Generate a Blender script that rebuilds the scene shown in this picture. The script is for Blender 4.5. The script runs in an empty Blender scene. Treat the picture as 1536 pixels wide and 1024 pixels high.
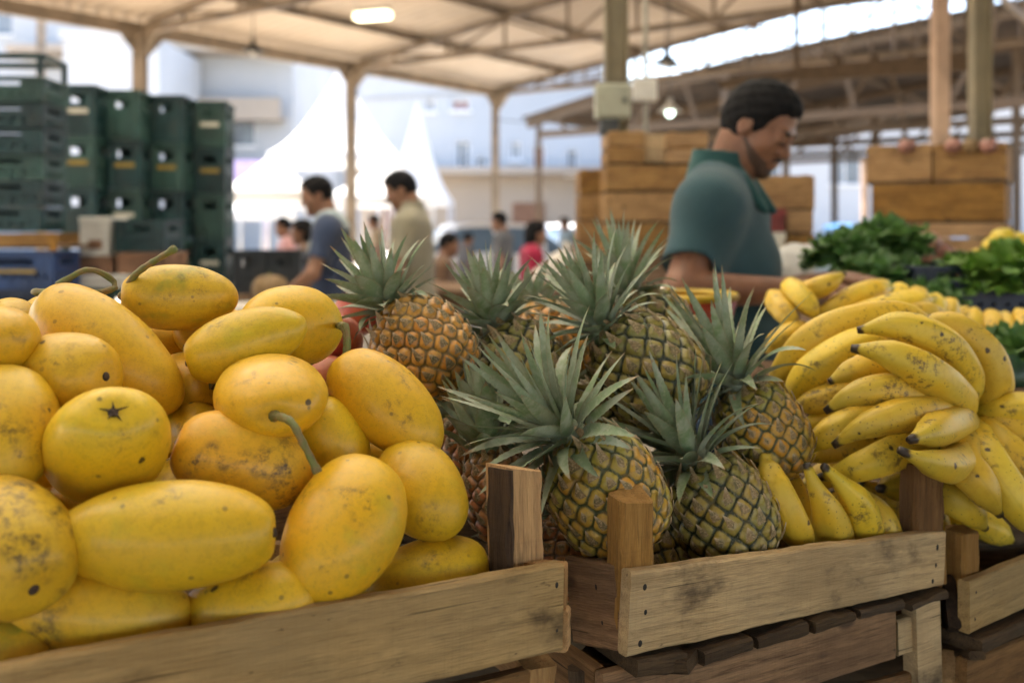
import bpy, math, random
import numpy as np
from mathutils import Vector, Matrix, noise as mnoise

SC = bpy.context.scene
COL = SC.collection
PI = math.pi
R = math.radians
# ---------------------------------------------------------------- camera model
F, CX, HY, CAMH = 1500.0, 768.0, 340.0, 1.40          # focal length in photo pixels, horizon row, eye height


def P(x, y, d):
    """world point seen at photo pixel (x, y) at d metres in front of the camera"""
    return Vector(((x - CX) / F * d, d, CAMH - (y - HY) / F * d))


def G(x, d, z=0.0):
    """point of height z standing at photo column x, d metres away"""
    return Vector(((x - CX) / F * d, d, z))


# ---------------------------------------------------------------- object helpers
WM = {}


def tag(o, label=None, cat=None, group=None, kind=None):
    if label: o['label'] = label
    if cat: o['category'] = cat
    if group: o['group'] = group
    if kind or cat: o['kind'] = kind or 'thing'
    return o


def thing(name, loc, label, cat, group=None, M=None):
    o = bpy.data.objects.new(name, None)
    o.empty_display_size = 0.05
    COL.objects.link(o)
    M = M if M is not None else Matrix.Translation(Vector(loc))
    o.matrix_basis = M
    WM[o] = M.copy()
    return tag(o, label, cat, group)


def place(o, M=None, parent=None):
    M = M if M is not None else Matrix.Identity(4)
    WM[o] = M.copy()
    if parent is not None:
        o.parent = parent
        o.matrix_basis = WM[parent].inverted() @ M
    else:
        o.matrix_basis = M
    return o


def mesh_of(name, verts, faces, mats, smooth=True, fmat=None, attrs=None, smooth_list=None):
    me = bpy.data.meshes.new(name)
    me.from_pydata([tuple(v) for v in verts], [], [tuple(int(i) for i in f) for f in faces])
    if not isinstance(mats, (list, tuple)): mats = [mats]
    for m in mats: me.materials.append(m)
    if fmat is not None: me.polygons.foreach_set('material_index', np.asarray(fmat, dtype=np.int32))
    if smooth_list is not None:
        me.polygons.foreach_set('use_smooth', np.asarray(smooth_list, dtype=bool))
    else:
        me.polygons.foreach_set('use_smooth', np.full(len(me.polygons), smooth))
    for an, arr in (attrs or {}).items():
        a = me.attributes.new(an, 'FLOAT_COLOR', 'POINT')
        arr = np.asarray(arr, dtype=np.float32)
        if arr.shape[1] == 3: arr = np.hstack([arr, np.ones((len(arr), 1), np.float32)])
        a.data.foreach_set('color', arr.ravel())
    me.update()
    return me


def obj(name, me, M=None, parent=None):
    o = bpy.data.objects.new(name, me)
    COL.objects.link(o)
    return place(o, M, parent)


def copy_tree(src, M, label=None, group=None, parent=None):
    """copy a thing with its parts and sub-parts (children keep their own local matrices)"""
    c = src.copy()
    COL.objects.link(c)
    if parent is None:
        c.matrix_basis = M; WM[c] = M.copy()
        if label: c['label'] = label
        if group: c['group'] = group
    else:
        c.parent = parent
    for ch in src.children: copy_tree(ch, None, parent=c)
    return c


class MB:
    """collects shapes into one mesh"""
    def __init__(s): s.v = []; s.f = []; s.m = []; s.sm = []

    def add(s, verts, faces, mi=0, smooth=False):
        b = len(s.v)
        s.v += [Vector(v) for v in verts]
        for f in faces:
            s.f.append([i + b for i in f]); s.m.append(mi); s.sm.append(smooth)

    def box(s, lo, hi, mi=0, M=None, ch=0.0):
        x0, y0, z0 = lo; x1, y1, z1 = hi
        if ch <= 0:
            vs = [Vector(p) for p in ((x0, y0, z0), (x1, y0, z0), (x1, y1, z0), (x0, y1, z0), (x0, y0, z1), (x1, y0, z1), (x1, y1, z1), (x0, y1, z1))]
            fs = [(3, 2, 1, 0), (4, 5, 6, 7), (0, 1, 5, 4), (1, 2, 6, 5), (2, 3, 7, 6), (3, 0, 4, 7)]
        else:
            vs = []; idx = {}
            X, Y, Z = (x0, x1), (y0, y1), (z0, z1)
            for i in (0, 1):
                for j in (0, 1):
                    for k in (0, 1):
                        sx, sy, sz = (1, -1)[i] * ch, (1, -1)[j] * ch, (1, -1)[k] * ch
                        for a, p in enumerate(((X[i], Y[j] + sy, Z[k] + sz), (X[i] + sx, Y[j], Z[k] + sz), (X[i] + sx, Y[j] + sy, Z[k]))):
                            idx[i, j, k, a] = len(vs); vs.append(Vector(p))
            fs = []
            def q(*a): fs.append([idx[t] for t in a])
            q((0,0,0,0),(0,0,1,0),(0,1,1,0),(0,1,0,0)); q((1,0,0,0),(1,1,0,0),(1,1,1,0),(1,0,1,0))
            q((0,0,0,1),(1,0,0,1),(1,0,1,1),(0,0,1,1)); q((0,1,0,1),(0,1,1,1),(1,1,1,1),(1,1,0,1))
            q((0,0,0,2),(0,1,0,2),(1,1,0,2),(1,0,0,2)); q((0,0,1,2),(1,0,1,2),(1,1,1,2),(0,1,1,2))
            for k in (0, 1):
                q((0,0,k,0),(0,1,k,0),(0,1,k,2),(0,0,k,2)); q((1,0,k,0),(1,1,k,0),(1,1,k,2),(1,0,k,2))
                q((0,0,k,1),(1,0,k,1),(1,0,k,2),(0,0,k,2)); q((0,1,k,1),(1,1,k,1),(1,1,k,2),(0,1,k,2))
            for i in (0, 1):
                for j in (0, 1):
                    q((i,j,0,0),(i,j,1,0),(i,j,1,1),(i,j,0,1))
                    for k in (0, 1): q((i,j,k,0),(i,j,k,1),(i,j,k,2))
        if M is not None: vs = [M @ v for v in vs]
        s.add(vs, fs, mi)

    def bar(s, a, b, w, h=None, mi=0, up=(0, 0, 1)):
        """square bar from a to b"""
        a, b = Vector(a), Vector(b); h = h or w
        x = (b - a); L = x.length; x.normalize()
        u = Vector(up)
        if abs(x.dot(u)) > .98: u = Vector((1, 0, 0))
        y = u.cross(x).normalized(); z = x.cross(y)
        M = Matrix(((x.x, y.x, z.x, a.x), (x.y, y.y, z.y, a.y), (x.z, y.z, z.z, a.z), (0, 0, 0, 1)))
        s.box((0, -w / 2, -h / 2), (L, w / 2, h / 2), mi, M)

    def tube(s, pts, rad, n=10, mi=0, smooth=True, cap=True):
        v, f = tube_geo(pts, rad, n, cap); s.add(v, f, mi, smooth)

    def build(s, name, mats, M=None, parent=None):
        return obj(name, mesh_of(name, s.v, s.f, mats, fmat=s.m, smooth_list=s.sm), M, parent)


def frames(pts):
    T = []
    n = len(pts)
    for i in range(n):
        t = pts[min(i + 1, n - 1)] - pts[max(i - 1, 0)]
        T.append(t.normalized())
    u = Vector((0, 0, 1))
    if abs(T[0].dot(u)) > .9: u = Vector((1, 0, 0))
    out = []
    nrm = (u - T[0] * u.dot(T[0])).normalized()
    for t in T:
        nrm = (nrm - t * nrm.dot(t)).normalized()
        out.append((t, nrm, t.cross(nrm)))
    return out


def catmull(pts, n):
    p = [Vector(q) for q in pts]
    p = [p[0] * 2 - p[1]] + p + [p[-1] * 2 - p[-2]]
    dense = []
    for i in range(1, len(p) - 2):
        for k in range(16):
            t = k / 16
            a, b, c, d = p[i - 1], p[i], p[i + 1], p[i + 2]
            dense.append(.5 * ((2 * b) + (c - a) * t + (2 * a - 5 * b + 4 * c - d) * t * t + (3 * b - a - 3 * c + d) * t ** 3))
    dense.append(p[-2])
    L = [0]
    for i in range(1, len(dense)): L.append(L[-1] + (dense[i] - dense[i - 1]).length)
    out = []; j = 0
    for k in range(n):
        s = L[-1] * k / (n - 1)
        while j < len(L) - 2 and L[j + 1] < s: j += 1
        t = (s - L[j]) / max(1e-9, L[j + 1] - L[j])
        out.append(dense[j].lerp(dense[j + 1], min(1, t)))
    return out


def tube_geo(pts, rad, n=10, cap=True):
    pts = [Vector(p) for p in pts]
    fr = frames(pts)
    if not hasattr(rad, '__len__'): rad = [rad] * len(pts)
    v, f = [], []
    for p, r, (t, a, b) in zip(pts, rad, fr):
        for k in range(n):
            th = 2 * PI * k / n
            v.append(p + (a * math.cos(th) + b * math.sin(th)) * r)
    for i in range(len(pts) - 1):
        for k in range(n):
            f.append((i * n + k, i * n + (k + 1) % n, (i + 1) * n + (k + 1) % n, (i + 1) * n + k))
    if cap:
        f.append(tuple(range(n - 1, -1, -1)))
        e = (len(pts) - 1) * n
        f.append(tuple(range(e, e + n)))
    return v, f


def axes(x=None, z=None, o=(0, 0, 0)):
    """matrix with given local z (or x) direction"""
    if z is not None:
        z = Vector(z).normalized()
        h = Vector((0, 0, 1)) if abs(z.z) < .95 else Vector((0, 1, 0))
        x = h.cross(z).normalized(); y = z.cross(x)
    else:
        x = Vector(x).normalized()
        h = Vector((0, 0, 1)) if abs(x.z) < .95 else Vector((0, 1, 0))
        y = h.cross(x).normalized(); z = x.cross(y)
    o = Vector(o)
    return Matrix(((x.x, y.x, z.x, o.x), (x.y, y.y, z.y, o.y), (x.z, y.z, z.z, o.z), (0, 0, 0, 1)))


def TR(loc, rz=0.0): return Matrix.Translation(Vector(loc)) @ Matrix.Rotation(rz, 4, 'Z')


# ---------------------------------------------------------------- materials
class NT:
    def __init__(s, name):
        s.m = bpy.data.materials.new(name); s.m.use_nodes = True
        s.t = s.m.node_tree; s.b = s.t.nodes['Principled BSDF']; s.out = s.t.nodes['Material Output']
        s.oi = None

    def n(s, ty, **kw):
        nd = s.t.nodes.new(ty)
        for k, v in kw.items(): setattr(nd, k, v)
        return nd

    def l(s, a, b): s.t.links.new(a, b)

    def val(s, sock, v):
        if hasattr(v, 'is_output'): s.l(v, sock)
        elif isinstance(v, (tuple, list)) and len(v) == 3 and sock.type == 'RGBA': sock.default_value = (*v, 1)
        else: sock.default_value = v

    def coord(s, scale=(1, 1, 1), rnd=True, kind='Object'):
        tc = s.n('ShaderNodeTexCoord'); o = tc.outputs[kind]
        mp = s.n('ShaderNodeMapping'); mp.inputs['Scale'].default_value = scale
        if rnd:
            r = s.rand()
            mu = s.n('ShaderNodeVectorMath', operation='SCALE'); mu.inputs[0].default_value = (13.1, 27.7, 41.3); s.l(r, mu.inputs['Scale'])
            ad = s.n('ShaderNodeVectorMath', operation='ADD'); s.l(o, ad.inputs[0]); s.l(mu.outputs[0], ad.inputs[1]); o = ad.outputs[0]
        s.l(o, mp.inputs['Vector'])
        return mp.outputs[0]

    def rand(s):
        if s.oi is None: s.oi = s.n('ShaderNodeObjectInfo')
        return s.oi.outputs['Random']

    def noise(s, vec, scale, detail=3, rough=.55, dist=0.0):
        nd = s.n('ShaderNodeTexNoise'); nd.inputs['Scale'].default_value = scale; nd.inputs['Detail'].default_value = detail
        nd.inputs['Roughness'].default_value = rough; nd.inputs['Distortion'].default_value = dist; s.l(vec, nd.inputs['Vector'])
        return nd.outputs['Fac']

    def vor(s, vec, scale, feature='F1', out='Distance', rnd=1.0):
        nd = s.n('ShaderNodeTexVoronoi', feature=feature); nd.inputs['Scale'].default_value = scale; nd.inputs['Randomness'].default_value = rnd
        s.l(vec, nd.inputs['Vector']); return nd.outputs[out]

    def ramp(s, fac, a, b, lo=0.0, hi=1.0, smooth=True):
        nd = s.n('ShaderNodeMapRange', interpolation_type='SMOOTHSTEP' if smooth else 'LINEAR')
        nd.inputs['From Min'].default_value = a; nd.inputs['From Max'].default_value = b
        nd.inputs['To Min'].default_value = lo; nd.inputs['To Max'].default_value = hi
        s.l(fac, nd.inputs['Value']); return nd.outputs[0]

    def mix(s, fac, a, b, mode='MIX'):
        nd = s.n('ShaderNodeMix', data_type='RGBA', blend_type=mode)
        s.val(nd.inputs[0], fac); s.val(nd.inputs[6], a); s.val(nd.inputs[7], b)
        return nd.outputs[2]

    def math(s, op, a, b=0.0, clamp=False):
        nd = s.n('ShaderNodeMath', operation=op, use_clamp=clamp); s.val(nd.inputs[0], a); s.val(nd.inputs[1], b); return nd.outputs[0]

    def attr(s, name):
        a = s.n('ShaderNodeAttribute', attribute_name=name)
        sp = s.n('ShaderNodeSeparateColor'); s.l(a.outputs['Color'], sp.inputs[0]); return sp.outputs

    def bump(s, h, strength, dist=.002):
        nd = s.n('ShaderNodeBump'); nd.inputs['Strength'].default_value = strength; nd.inputs['Distance'].default_value = dist
        s.l(h, nd.inputs['Height']); s.l(nd.outputs[0], s.b.inputs['Normal'])

    def set(s, **kw):
        for k, v in kw.items(): s.val(s.b.inputs[k.replace('_', ' ')], v)
        return s.m


def simple(name, col, rough=.6, var=.12, scale=6.0, metal=0.0, spec=.5, dirt=0.0):
    t = NT(name); c = t.coord()
    n = t.noise(c, scale, 4)
    dark = tuple(x * (1 - 2 * var) for x in col); lite = tuple(min(1, x * (1 + var)) for x in col)
    k = t.mix(t.ramp(n, .3, .7), dark, lite)
    if dirt > 0:
        k = t.mix(t.math('MULTIPLY', t.ramp(t.noise(c, scale * 2.3, 6, .7), .5, .75), dirt), k, (.10, .075, .05))
    t.set(Base_Color=k, Roughness=rough, Metallic=metal)
    t.b.inputs['Specular IOR Level'].default_value = spec
    t.bump(n, .08, .01)
    return t.m


def wood(name, light, dark, stain=.5, stain_col=(.05, .032, .02), grain=1.0, grey=0.0, rough=.78):
    """sawn timber, grain along the object's own x axis"""
    t = NT(name)
    c = t.coord((1, 1, 1))
    def sc(vec, s):
        m = t.n('ShaderNodeMapping'); m.inputs['Scale'].default_value = s; t.l(vec, m.inputs['Vector']); return m.outputs[0]
    warp = t.noise(sc(c, (5, 9, 9)), 1.0, 2)
    g1 = t.noise(sc(c, (7, 120, 120)), 1.0, 5, .6, .4)
    g2 = t.noise(sc(c, (22, 520, 520)), 1.0, 3, .6)
    bands = t.n('ShaderNodeTexWave', wave_type='BANDS', bands_direction='Z'); bands.inputs['Scale'].default_value = 22 * grain
    bands.inputs['Distortion'].default_value = 9; bands.inputs['Detail'].default_value = 3; bands.inputs['Detail Scale'].default_value = .9
    t.l(sc(c, (.06, 1, 1)), bands.inputs['Vector'])
    f = t.math('ADD', t.math('MULTIPLY', g1, .72), t.math('ADD', t.math('MULTIPLY', bands.outputs['Fac'], .12), t.math('MULTIPLY', t.noise(sc(c, (3, 40, 40)), 1.0, 3), .25)))
    k = t.mix(t.ramp(f, .25, .75), dark, light)
    k = t.mix(t.ramp(g2, .50, .68, 0, .5), k, tuple(x * .42 for x in dark))
    g3 = t.noise(sc(c, (60, 1100, 1100)), 1.0, 2, .6)
    k = t.mix(t.ramp(g3, .50, .68, 0, .4), k, tuple(min(1, x * 1.35) for x in light))
    saw = t.noise(sc(c, (420, 14, 9)), 1.0, 2, .5)
    k = t.mix(t.ramp(saw, .56, .68, 0, .10), k, tuple(x * .6 for x in dark))
    crk = t.noise(sc(c, (5, 260, 260)), 1.0, 2, .4)
    k = t.mix(t.ramp(crk, .70, .73, 0, .85), k, tuple(x * .25 for x in dark))
    edge = t.noise(sc(c, (16, 34, 34)), 1.0, 4, .7)
    k = t.mix(t.ramp(edge, .58, .72, 0, .32), k, tuple(x * .55 for x in dark))
    if grey > 0: k = t.mix(t.ramp(warp, .4, .65, 0, grey), k, (.30, .24, .15))
    big = t.noise(sc(c, (6, 13, 13)), 1.0, 3, .6)
    k = t.mix(t.ramp(big, .42, .66, 0, .55), k, tuple(x * .85 for x in dark))
    st = t.noise(sc(c, (9, 16, 16)), 1.0, 5, .65)
    k = t.mix(t.ramp(st, .55, .75, 0, stain), k, stain_col)
    sp = t.noise(sc(c, (45, 110, 110)), 1.0, 4, .7)
    k = t.mix(t.ramp(sp, .64, .76, 0, stain * 1.1 if stain * 1.1 < 1 else 1), k, tuple(x * .8 for x in stain_col))
    # a few knots
    kn = t.vor(sc(c, (7, 14, 14)), 1.0)
    k = t.mix(t.ramp(kn, .05, .12, .75, 0), k, (.045, .025, .014))
    r = t.rand()
    hsv = t.n('ShaderNodeHueSaturation'); t.l(k, hsv.inputs['Color']); t.l(t.ramp(r, 0, 1, .72, 1.18, False), hsv.inputs['Value'])
    t.l(t.ramp(r, 0, 1, 1.1, .85, False), hsv.inputs['Saturation'])
    t.set(Base_Color=hsv.outputs[0], Roughness=rough)
    t.b.inputs['Specular IOR Level'].default_value = .25
    h = t.math('ADD', t.math('ADD', t.math('MULTIPLY', g1, .8), t.math('MULTIPLY', g2, .8)), t.math('ADD', t.math('MULTIPLY', g3, .35), t.math('MULTIPLY', saw, .12)))
    t.bump(h, .8, .003)
    return t.m


M_ = {}
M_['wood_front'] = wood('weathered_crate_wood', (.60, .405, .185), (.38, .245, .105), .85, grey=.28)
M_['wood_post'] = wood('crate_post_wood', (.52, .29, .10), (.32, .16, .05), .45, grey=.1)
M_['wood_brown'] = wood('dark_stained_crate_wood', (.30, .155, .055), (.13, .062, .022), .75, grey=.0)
M_['wood_dark'] = wood('dark_slat_wood', (.12, .075, .038), (.05, .03, .017), .8)
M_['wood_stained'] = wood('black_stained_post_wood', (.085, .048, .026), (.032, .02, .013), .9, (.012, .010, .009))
M_['wood_crate'] = wood('orange_crate_wood', (.42, .235, .078), (.22, .11, .038), .8, grey=.05)
M_['wood_table'] = wood('table_wood', (.26, .16, .09), (.15, .085, .045), .5)
M_['wood_beam'] = wood('roof_timber', (.15, .10, .058), (.09, .06, .035), .3)
M_['nail'] = simple('rusty_nail', (.03, .022, .018), .6, .2, 200, .4)


def mango_mat(name, ca, cb, cg, spotty=.5, green=.55):
    t = NT(name); c = t.coord()
    n1 = t.noise(c, 14, 3, .5); n2 = t.noise(c, 22, 4, .6); n3 = t.noise(c, 160, 3, .6)
    k = t.mix(t.ramp(n1, .32, .68), ca, cb)
    k = t.mix(t.ramp(n2, green, green + .2, 0, .65 if green > .5 else .9), k, cg)
    k = t.mix(t.ramp(n3, .45, .70, 0, .5), k, tuple(x * .72 for x in ca))
    # lenticels
    ld = t.vor(c, 330); k = t.mix(t.ramp(ld, .10, .24, .5, 0), k, (.36, .22, .03))
    k = t.mix(t.ramp(t.noise(c, 600, 2), .5, .7, 0, .3), k, (.45, .27, .03))
    # brown scuffs
    sm = t.noise(c, 19, 2, .5); sf = t.noise(c, 105, 6, .75)
    scuff = t.math('MULTIPLY', t.ramp(sm, .62 - .07 * spotty, .76 - .07 * spotty), t.ramp(sf, .50 - .03 * spotty, .66))
    k = t.mix(t.math('MULTIPLY', scuff, min(.95, .95 * spotty)), k, (.085, .05, .02))
    # black specks
    v = t.n('ShaderNodeTexVoronoi'); v.inputs['Scale'].default_value = 38; t.l(c, v.inputs['Vector'])
    sep = t.n('ShaderNodeSeparateColor'); t.l(v.outputs['Color'], sep.inputs[0])
    jag = t.math('ADD', v.outputs['Distance'], t.math('MULTIPLY', t.noise(c, 260, 3), .16))
    spot = t.math('MULTIPLY', t.ramp(jag, .17, .22, 1, 0), t.ramp(sep.outputs[0], .80 - .1 * spotty, .86 - .1 * spotty))
    k = t.mix(t.math('MULTIPLY', spot, .9), k, (.03, .02, .012))
    v2 = t.n('ShaderNodeTexVoronoi'); v2.inputs['Scale'].default_value = 95; t.l(c, v2.inputs['Vector'])
    sep2 = t.n('ShaderNodeSeparateColor'); t.l(v2.outputs['Color'], sep2.inputs[0])
    sp2 = t.math('MULTIPLY', t.ramp(v2.outputs['Distance'], .14, .24, 1, 0), t.ramp(sep2.outputs[0], .84, .88))
    k = t.mix(t.math('MULTIPLY', sp2, .6), k, (.07, .045, .02))
    r = t.rand(); hsv = t.n('ShaderNodeHueSaturation'); t.l(k, hsv.inputs['Color'])
    t.l(t.ramp(r, 0, 1, .492, .506, False), hsv.inputs['Hue']); t.l(t.ramp(t.math('FRACT', t.math('MULTIPLY', r, 7.3)), 0, 1, .9, 1.08, False), hsv.inputs['Value'])
    rg = t.ramp(t.noise(c, 30, 4, .6), .3, .7, .38, .58)
    t.set(Base_Color=hsv.outputs[0], Roughness=rg, Coat_Weight=.10, Coat_Roughness=.14)
    t.b.inputs['Specular IOR Level'].default_value = .42
    t.b.inputs['Subsurface Weight'].default_value = .02; t.b.inputs['Subsurface Radius'].default_value = (1, .4, .1); t.b.inputs['Subsurface Scale'].default_value = .006
    h = t.math('ADD', t.math('MULTIPLY', t.noise(c, 240, 3), .5), t.math('MULTIPLY', t.noise(c, 45, 3), .8))
    t.bump(h, .16, .002)
    return t.m


M_['mango'] = mango_mat('yellow_mango_skin', (.66, .42, .014), (.66, .38, .009), (.48, .39, .022), .75)
M_['mango_green'] = mango_mat('green_streaked_mango_skin', (.66, .43, .022), (.62, .40, .018), (.24, .27, .03), .8, .47)
M_['mango_bruised'] = mango_mat('bruised_mango_skin', (.66, .40, .020), (.64, .35, .014), (.48, .38, .035), 2.2)
M_['mango_red'] = mango_mat('red_mango_skin', (.42, .05, .04), (.45, .12, .05), (.5, .25, .06), .5)
t = NT('green_fruit_stem'); c = t.coord()
k = t.mix(t.ramp(t.noise(c, 90, 4, .6), .35, .65), (.13, .15, .035), (.20, .13, .05))
M_['stem'] = t.set(Base_Color=k, Roughness=.65); t.bump(t.noise(c, 300, 4), .5, .002)
M_['calyx'] = simple('dry_calyx', (.06, .034, .02), .8, .3, 300)


def pine_mat(name, ca, cb, edge, tipc):
    t = NT(name); c = t.coord(); a = t.attr('fr')           # fr: r = 0 at the seam .. 1 at the eye, g = height, b = random per eye
    n = t.noise(c, 70, 4, .6); n2 = t.noise(c, 260, 3, .65)
    k = t.mix(t.math('ADD', a[2], t.math('MULTIPLY', t.math('SUBTRACT', n, .5), .9), True), ca, cb)
    k = t.mix(t.ramp(a[1], .55, 1.0, 0, .55), k, tuple(x * y for x, y in zip(cb, (.6, .8, .7))))
    k = t.mix(t.ramp(n2, .5, .75, 0, .5), k, (.16, .095, .035))
    k = t.mix(t.ramp(t.math('ADD', a[0], t.math('MULTIPLY', t.math('SUBTRACT', n, .5), .40)), .10, .40, .97, 0), k, edge)
    k = t.mix(t.ramp(t.noise(c, 480, 3, .7), .52, .68, 0, .35), k, tipc)
    k = t.mix(t.ramp(t.noise(c, 34, 2), .55, .7, 0, .45), k, tuple(x * .55 for x in ca))
    k = t.mix(t.ramp(a[0], .80, .97, 0, .6), k, tipc)
    t.set(Base_Color=k, Roughness=.34)
    t.b.inputs['Specular IOR Level'].default_value = .5
    t.bump(t.math('ADD', t.math('MULTIPLY', n2, .8), n), .5, .002)
    return t.m


M_['pine_gold'] = pine_mat('golden_pineapple_skin', (.60, .29, .03), (.36, .30, .05), (.05, .062, .02), (.33, .24, .14))
M_['pine_orange'] = pine_mat('orange_pineapple_skin', (.62, .25, .03), (.58, .31, .05), (.17, .11, .03), (.40, .27, .17))
M_['pine_green'] = pine_mat('green_pineapple_skin', (.38, .26, .045), (.25, .22, .05), (.014, .024, .011), (.34, .26, .16))
M_['pine_red'] = pine_mat('reddish_pineapple_skin', (.40, .13, .04), (.42, .20, .05), (.14, .085, .04), (.38, .26, .18))
t = NT('pineapple_bract'); c = t.coord(); a = t.attr('fr')
k = t.mix(t.ramp(t.noise(c, 120, 4), .35, .65), (.12, .10, .035), (.26, .17, .075))
k = t.mix(t.ramp(t.noise(c, 500, 3, .7), .45, .65), k, (.38, .27, .15))
k = t.mix(t.ramp(a[0], .5, 1.0, 0, .9), k, (.46, .35, .22))
M_['bract'] = t.set(Base_Color=k, Roughness=.7)
t = NT('pineapple_leaf'); c = t.coord(); a = t.attr('lf')           # lf: r = along the leaf, g = across, b = random per leaf
n = t.noise(c, 34, 5, .65); st = t.coord((1, 1, 1))
n2 = t.noise(c, 170, 4, .65)
k = t.mix(t.ramp(n, .38, .62), (.33, .365, .27), (.18, .26, .12))
k = t.mix(t.ramp(a[2], .2, 1, 0, .45), k, (.23, .28, .20))
k = t.mix(t.ramp(n2, .5, .72, 0, .55), k, (.40, .41, .31))
k = t.mix(t.math('MULTIPLY', t.ramp(a[1], .72, 1.0), .5), k, (.27, .22, .13))
k = t.mix(t.ramp(t.math('ADD', a[0], t.math('MULTIPLY', t.math('SUBTRACT', n2, .5), .5)), .86, 1.0, 0, .9), k, (.30, .19, .10))
br = t.noise(c, 55, 4, .7); k = t.mix(t.ramp(br, .64, .74, 0, .6), k, (.22, .14, .08))
M_['pine_leaf'] = t.set(Base_Color=k, Roughness=.5)
t.b.inputs['Specular IOR Level'].default_value = .4
t.bump(t.math('ADD', n2, n), .3, .002)

t = NT('banana_skin'); c = t.coord(); a = t.attr('bt')               # bt: r = along from dark tip (0) to stem (1), g = random, b = ridge
n = t.noise(c, 22, 3); k = t.mix(t.ramp(n, .35, .65), (.72, .48, .03), (.68, .49, .05))
k = t.mix(t.ramp(t.noise(c, 130, 3), .45, .75, 0, .3), k, (.48, .29, .02))
k = t.mix(t.math('MULTIPLY', t.ramp(a[0], .72, 1.0), t.ramp(a[1], 0, 1, .35, .9)), k, (.36, .36, .035))
k = t.mix(t.math('MULTIPLY', t.ramp(a[0], .28, .05), .5), k, (.42, .35, .03))
k = t.mix(t.math('MULTIPLY', t.ramp(a[2], .55, 1.0), .35), k, (.46, .32, .03))
v = t.n('ShaderNodeTexVoronoi'); v.inputs['Scale'].default_value = 48; t.l(c, v.inputs['Vector'])
sep = t.n('ShaderNodeSeparateColor'); t.l(v.outputs['Color'], sep.inputs[0])
jag = t.math('ADD', v.outputs['Distance'], t.math('MULTIPLY', t.noise(c, 200, 3), .3))
k = t.mix(t.math('MULTIPLY', t.ramp(jag, 0.26, .34, .95, 0), t.ramp(sep.outputs[0], .66, .72)), k, (.05, .028, .015))
v2 = t.vor(c, 190); k = t.mix(t.math('MULTIPLY', t.ramp(v2, .12, .24, .75, 0), t.ramp(t.noise(c, 30, 2), .44, .56)), k, (.11, .07, .025))
sc_ = t.math('MULTIPLY', t.ramp(t.noise(c, 24, 2), .52, .62), t.ramp(t.noise(c, 110, 6, .75), .48, .62))
k = t.mix(t.math('MULTIPLY', sc_, .85), k, (.12, .075, .03))
k = t.mix(t.ramp(t.math('ADD', a[0], t.math('MULTIPLY', t.math('SUBTRACT', t.noise(c, 140, 3), .5), .05)), .022, .045, 1, 0), k, (.040, .026, .017))
r = t.rand(); hsv = t.n('ShaderNodeHueSaturation'); t.l(k, hsv.inputs['Color']); t.l(t.ramp(r, 0, 1, .86, 1.06, False), hsv.inputs['Value'])
t.l(t.ramp(r, 0, 1, .490, .503, False), hsv.inputs['Hue'])
M_['banana'] = t.set(Base_Color=hsv.outputs[0], Roughness=.46)
t.b.inputs['Specular IOR Level'].default_value = .4
t.bump(t.math('ADD', t.noise(c, 90, 3), t.math('MULTIPLY', t.noise(c, 400, 2), .4)), .15, .002)
M_['banana_stub'] = simple('banana_crown_stub', (.20, .19, .05), .7, .3, 120, dirt=.6)

M_['plastic_green'] = simple('dark_green_plastic', (.006, .033, .034), .42, .25, 5, dirt=.35)
M_['plastic_green_b'] = simple('mid_green_plastic', (.022, .065, .053), .45, .2, 5, dirt=.3)
M_['plastic_blue'] = simple('blue_plastic', (.015, .045, .15), .42, .2, 5, dirt=.3)
M_['plastic_black'] = simple('black_plastic', (.018, .022, .026), .45, .2, 5)
M_['plastic_navy'] = simple('navy_plastic', (.012, .02, .05), .45, .2, 5)
M_['cardboard'] = simple('brown_cardboard', (.23, .12, .07), .85, .15, 9)
M_['white_box'] = simple('white_carton', (.60, .58, .53), .8, .08, 8)
M_['paper'] = simple('paper_label', (.62, .58, .48), .8, .1, 20)
M_['yellow_label'] = simple('yellow_label', (.30, .20, .03), .6, .1, 20)
M_['red_box'] = simple('dark_red_carton', (.18, .03, .025), .7, .15, 9)
M_['steel_paint'] = simple('tan_painted_steel', (.24, .185, .125), .55, .15, 3, dirt=.3)
M_['steel_dark'] = simple('brown_painted_truss', (.17, .125, .08), .6, .2, 2, dirt=.2)
M_['pillar'] = simple('olive_painted_pillar', (.19, .155, .09), .6, .15, 2.5, dirt=.35)
M_['pillar_pink'] = simple('pale_timber_pillar', (.52, .36, .25), .7, .12, 2.5)
M_['roof'] = simple('cream_corrugated_sheet', (.45, .37, .28), .55, .07, .5, dirt=.12)
t = NT('added_translucent_panel'); c = t.coord()  # for the unseen roof bays added to light the stall from above
t.set(Base_Color=(.7, .66, .58), Roughness=.6); tr = t.n('ShaderNodeBsdfTranslucent'); tr.inputs[0].default_value = (.86, .82, .73, 1)
mx = t.n('ShaderNodeMixShader'); mx.inputs[0].default_value = .8; t.l(t.b.outputs[0], mx.inputs[1]); t.l(tr.outputs[0], mx.inputs[2]); t.l(mx.outputs[0], t.out.inputs['Surface'])
M_['added_skylight'] = t.m
M_['roof_old'] = simple('old_brown_roofing', (.06, .041, .026), .8, .3, .6, dirt=.4)
M_['white_wall'] = simple('white_render', (.40, .415, .43), .85, .03, .3)
M_['cream_wall'] = simple('cream_render', (.36, .30, .235), .85, .05, .3)
M_['grey_wall'] = simple('pale_grey_render', (.44, .455, .47), .85, .04, .3)
M_['window'] = simple('window_glass_dark', (.16, .18, .20), .15, .2, .8)
M_['window_red'] = simple('red_shutter', (.30, .10, .08), .6, .1, 1)
M_['trim'] = simple('window_frame_white', (.70, .70, .70), .5, .05, 2)
M_['tent'] = None
t = NT('white_tent_fabric'); c = t.coord()
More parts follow.
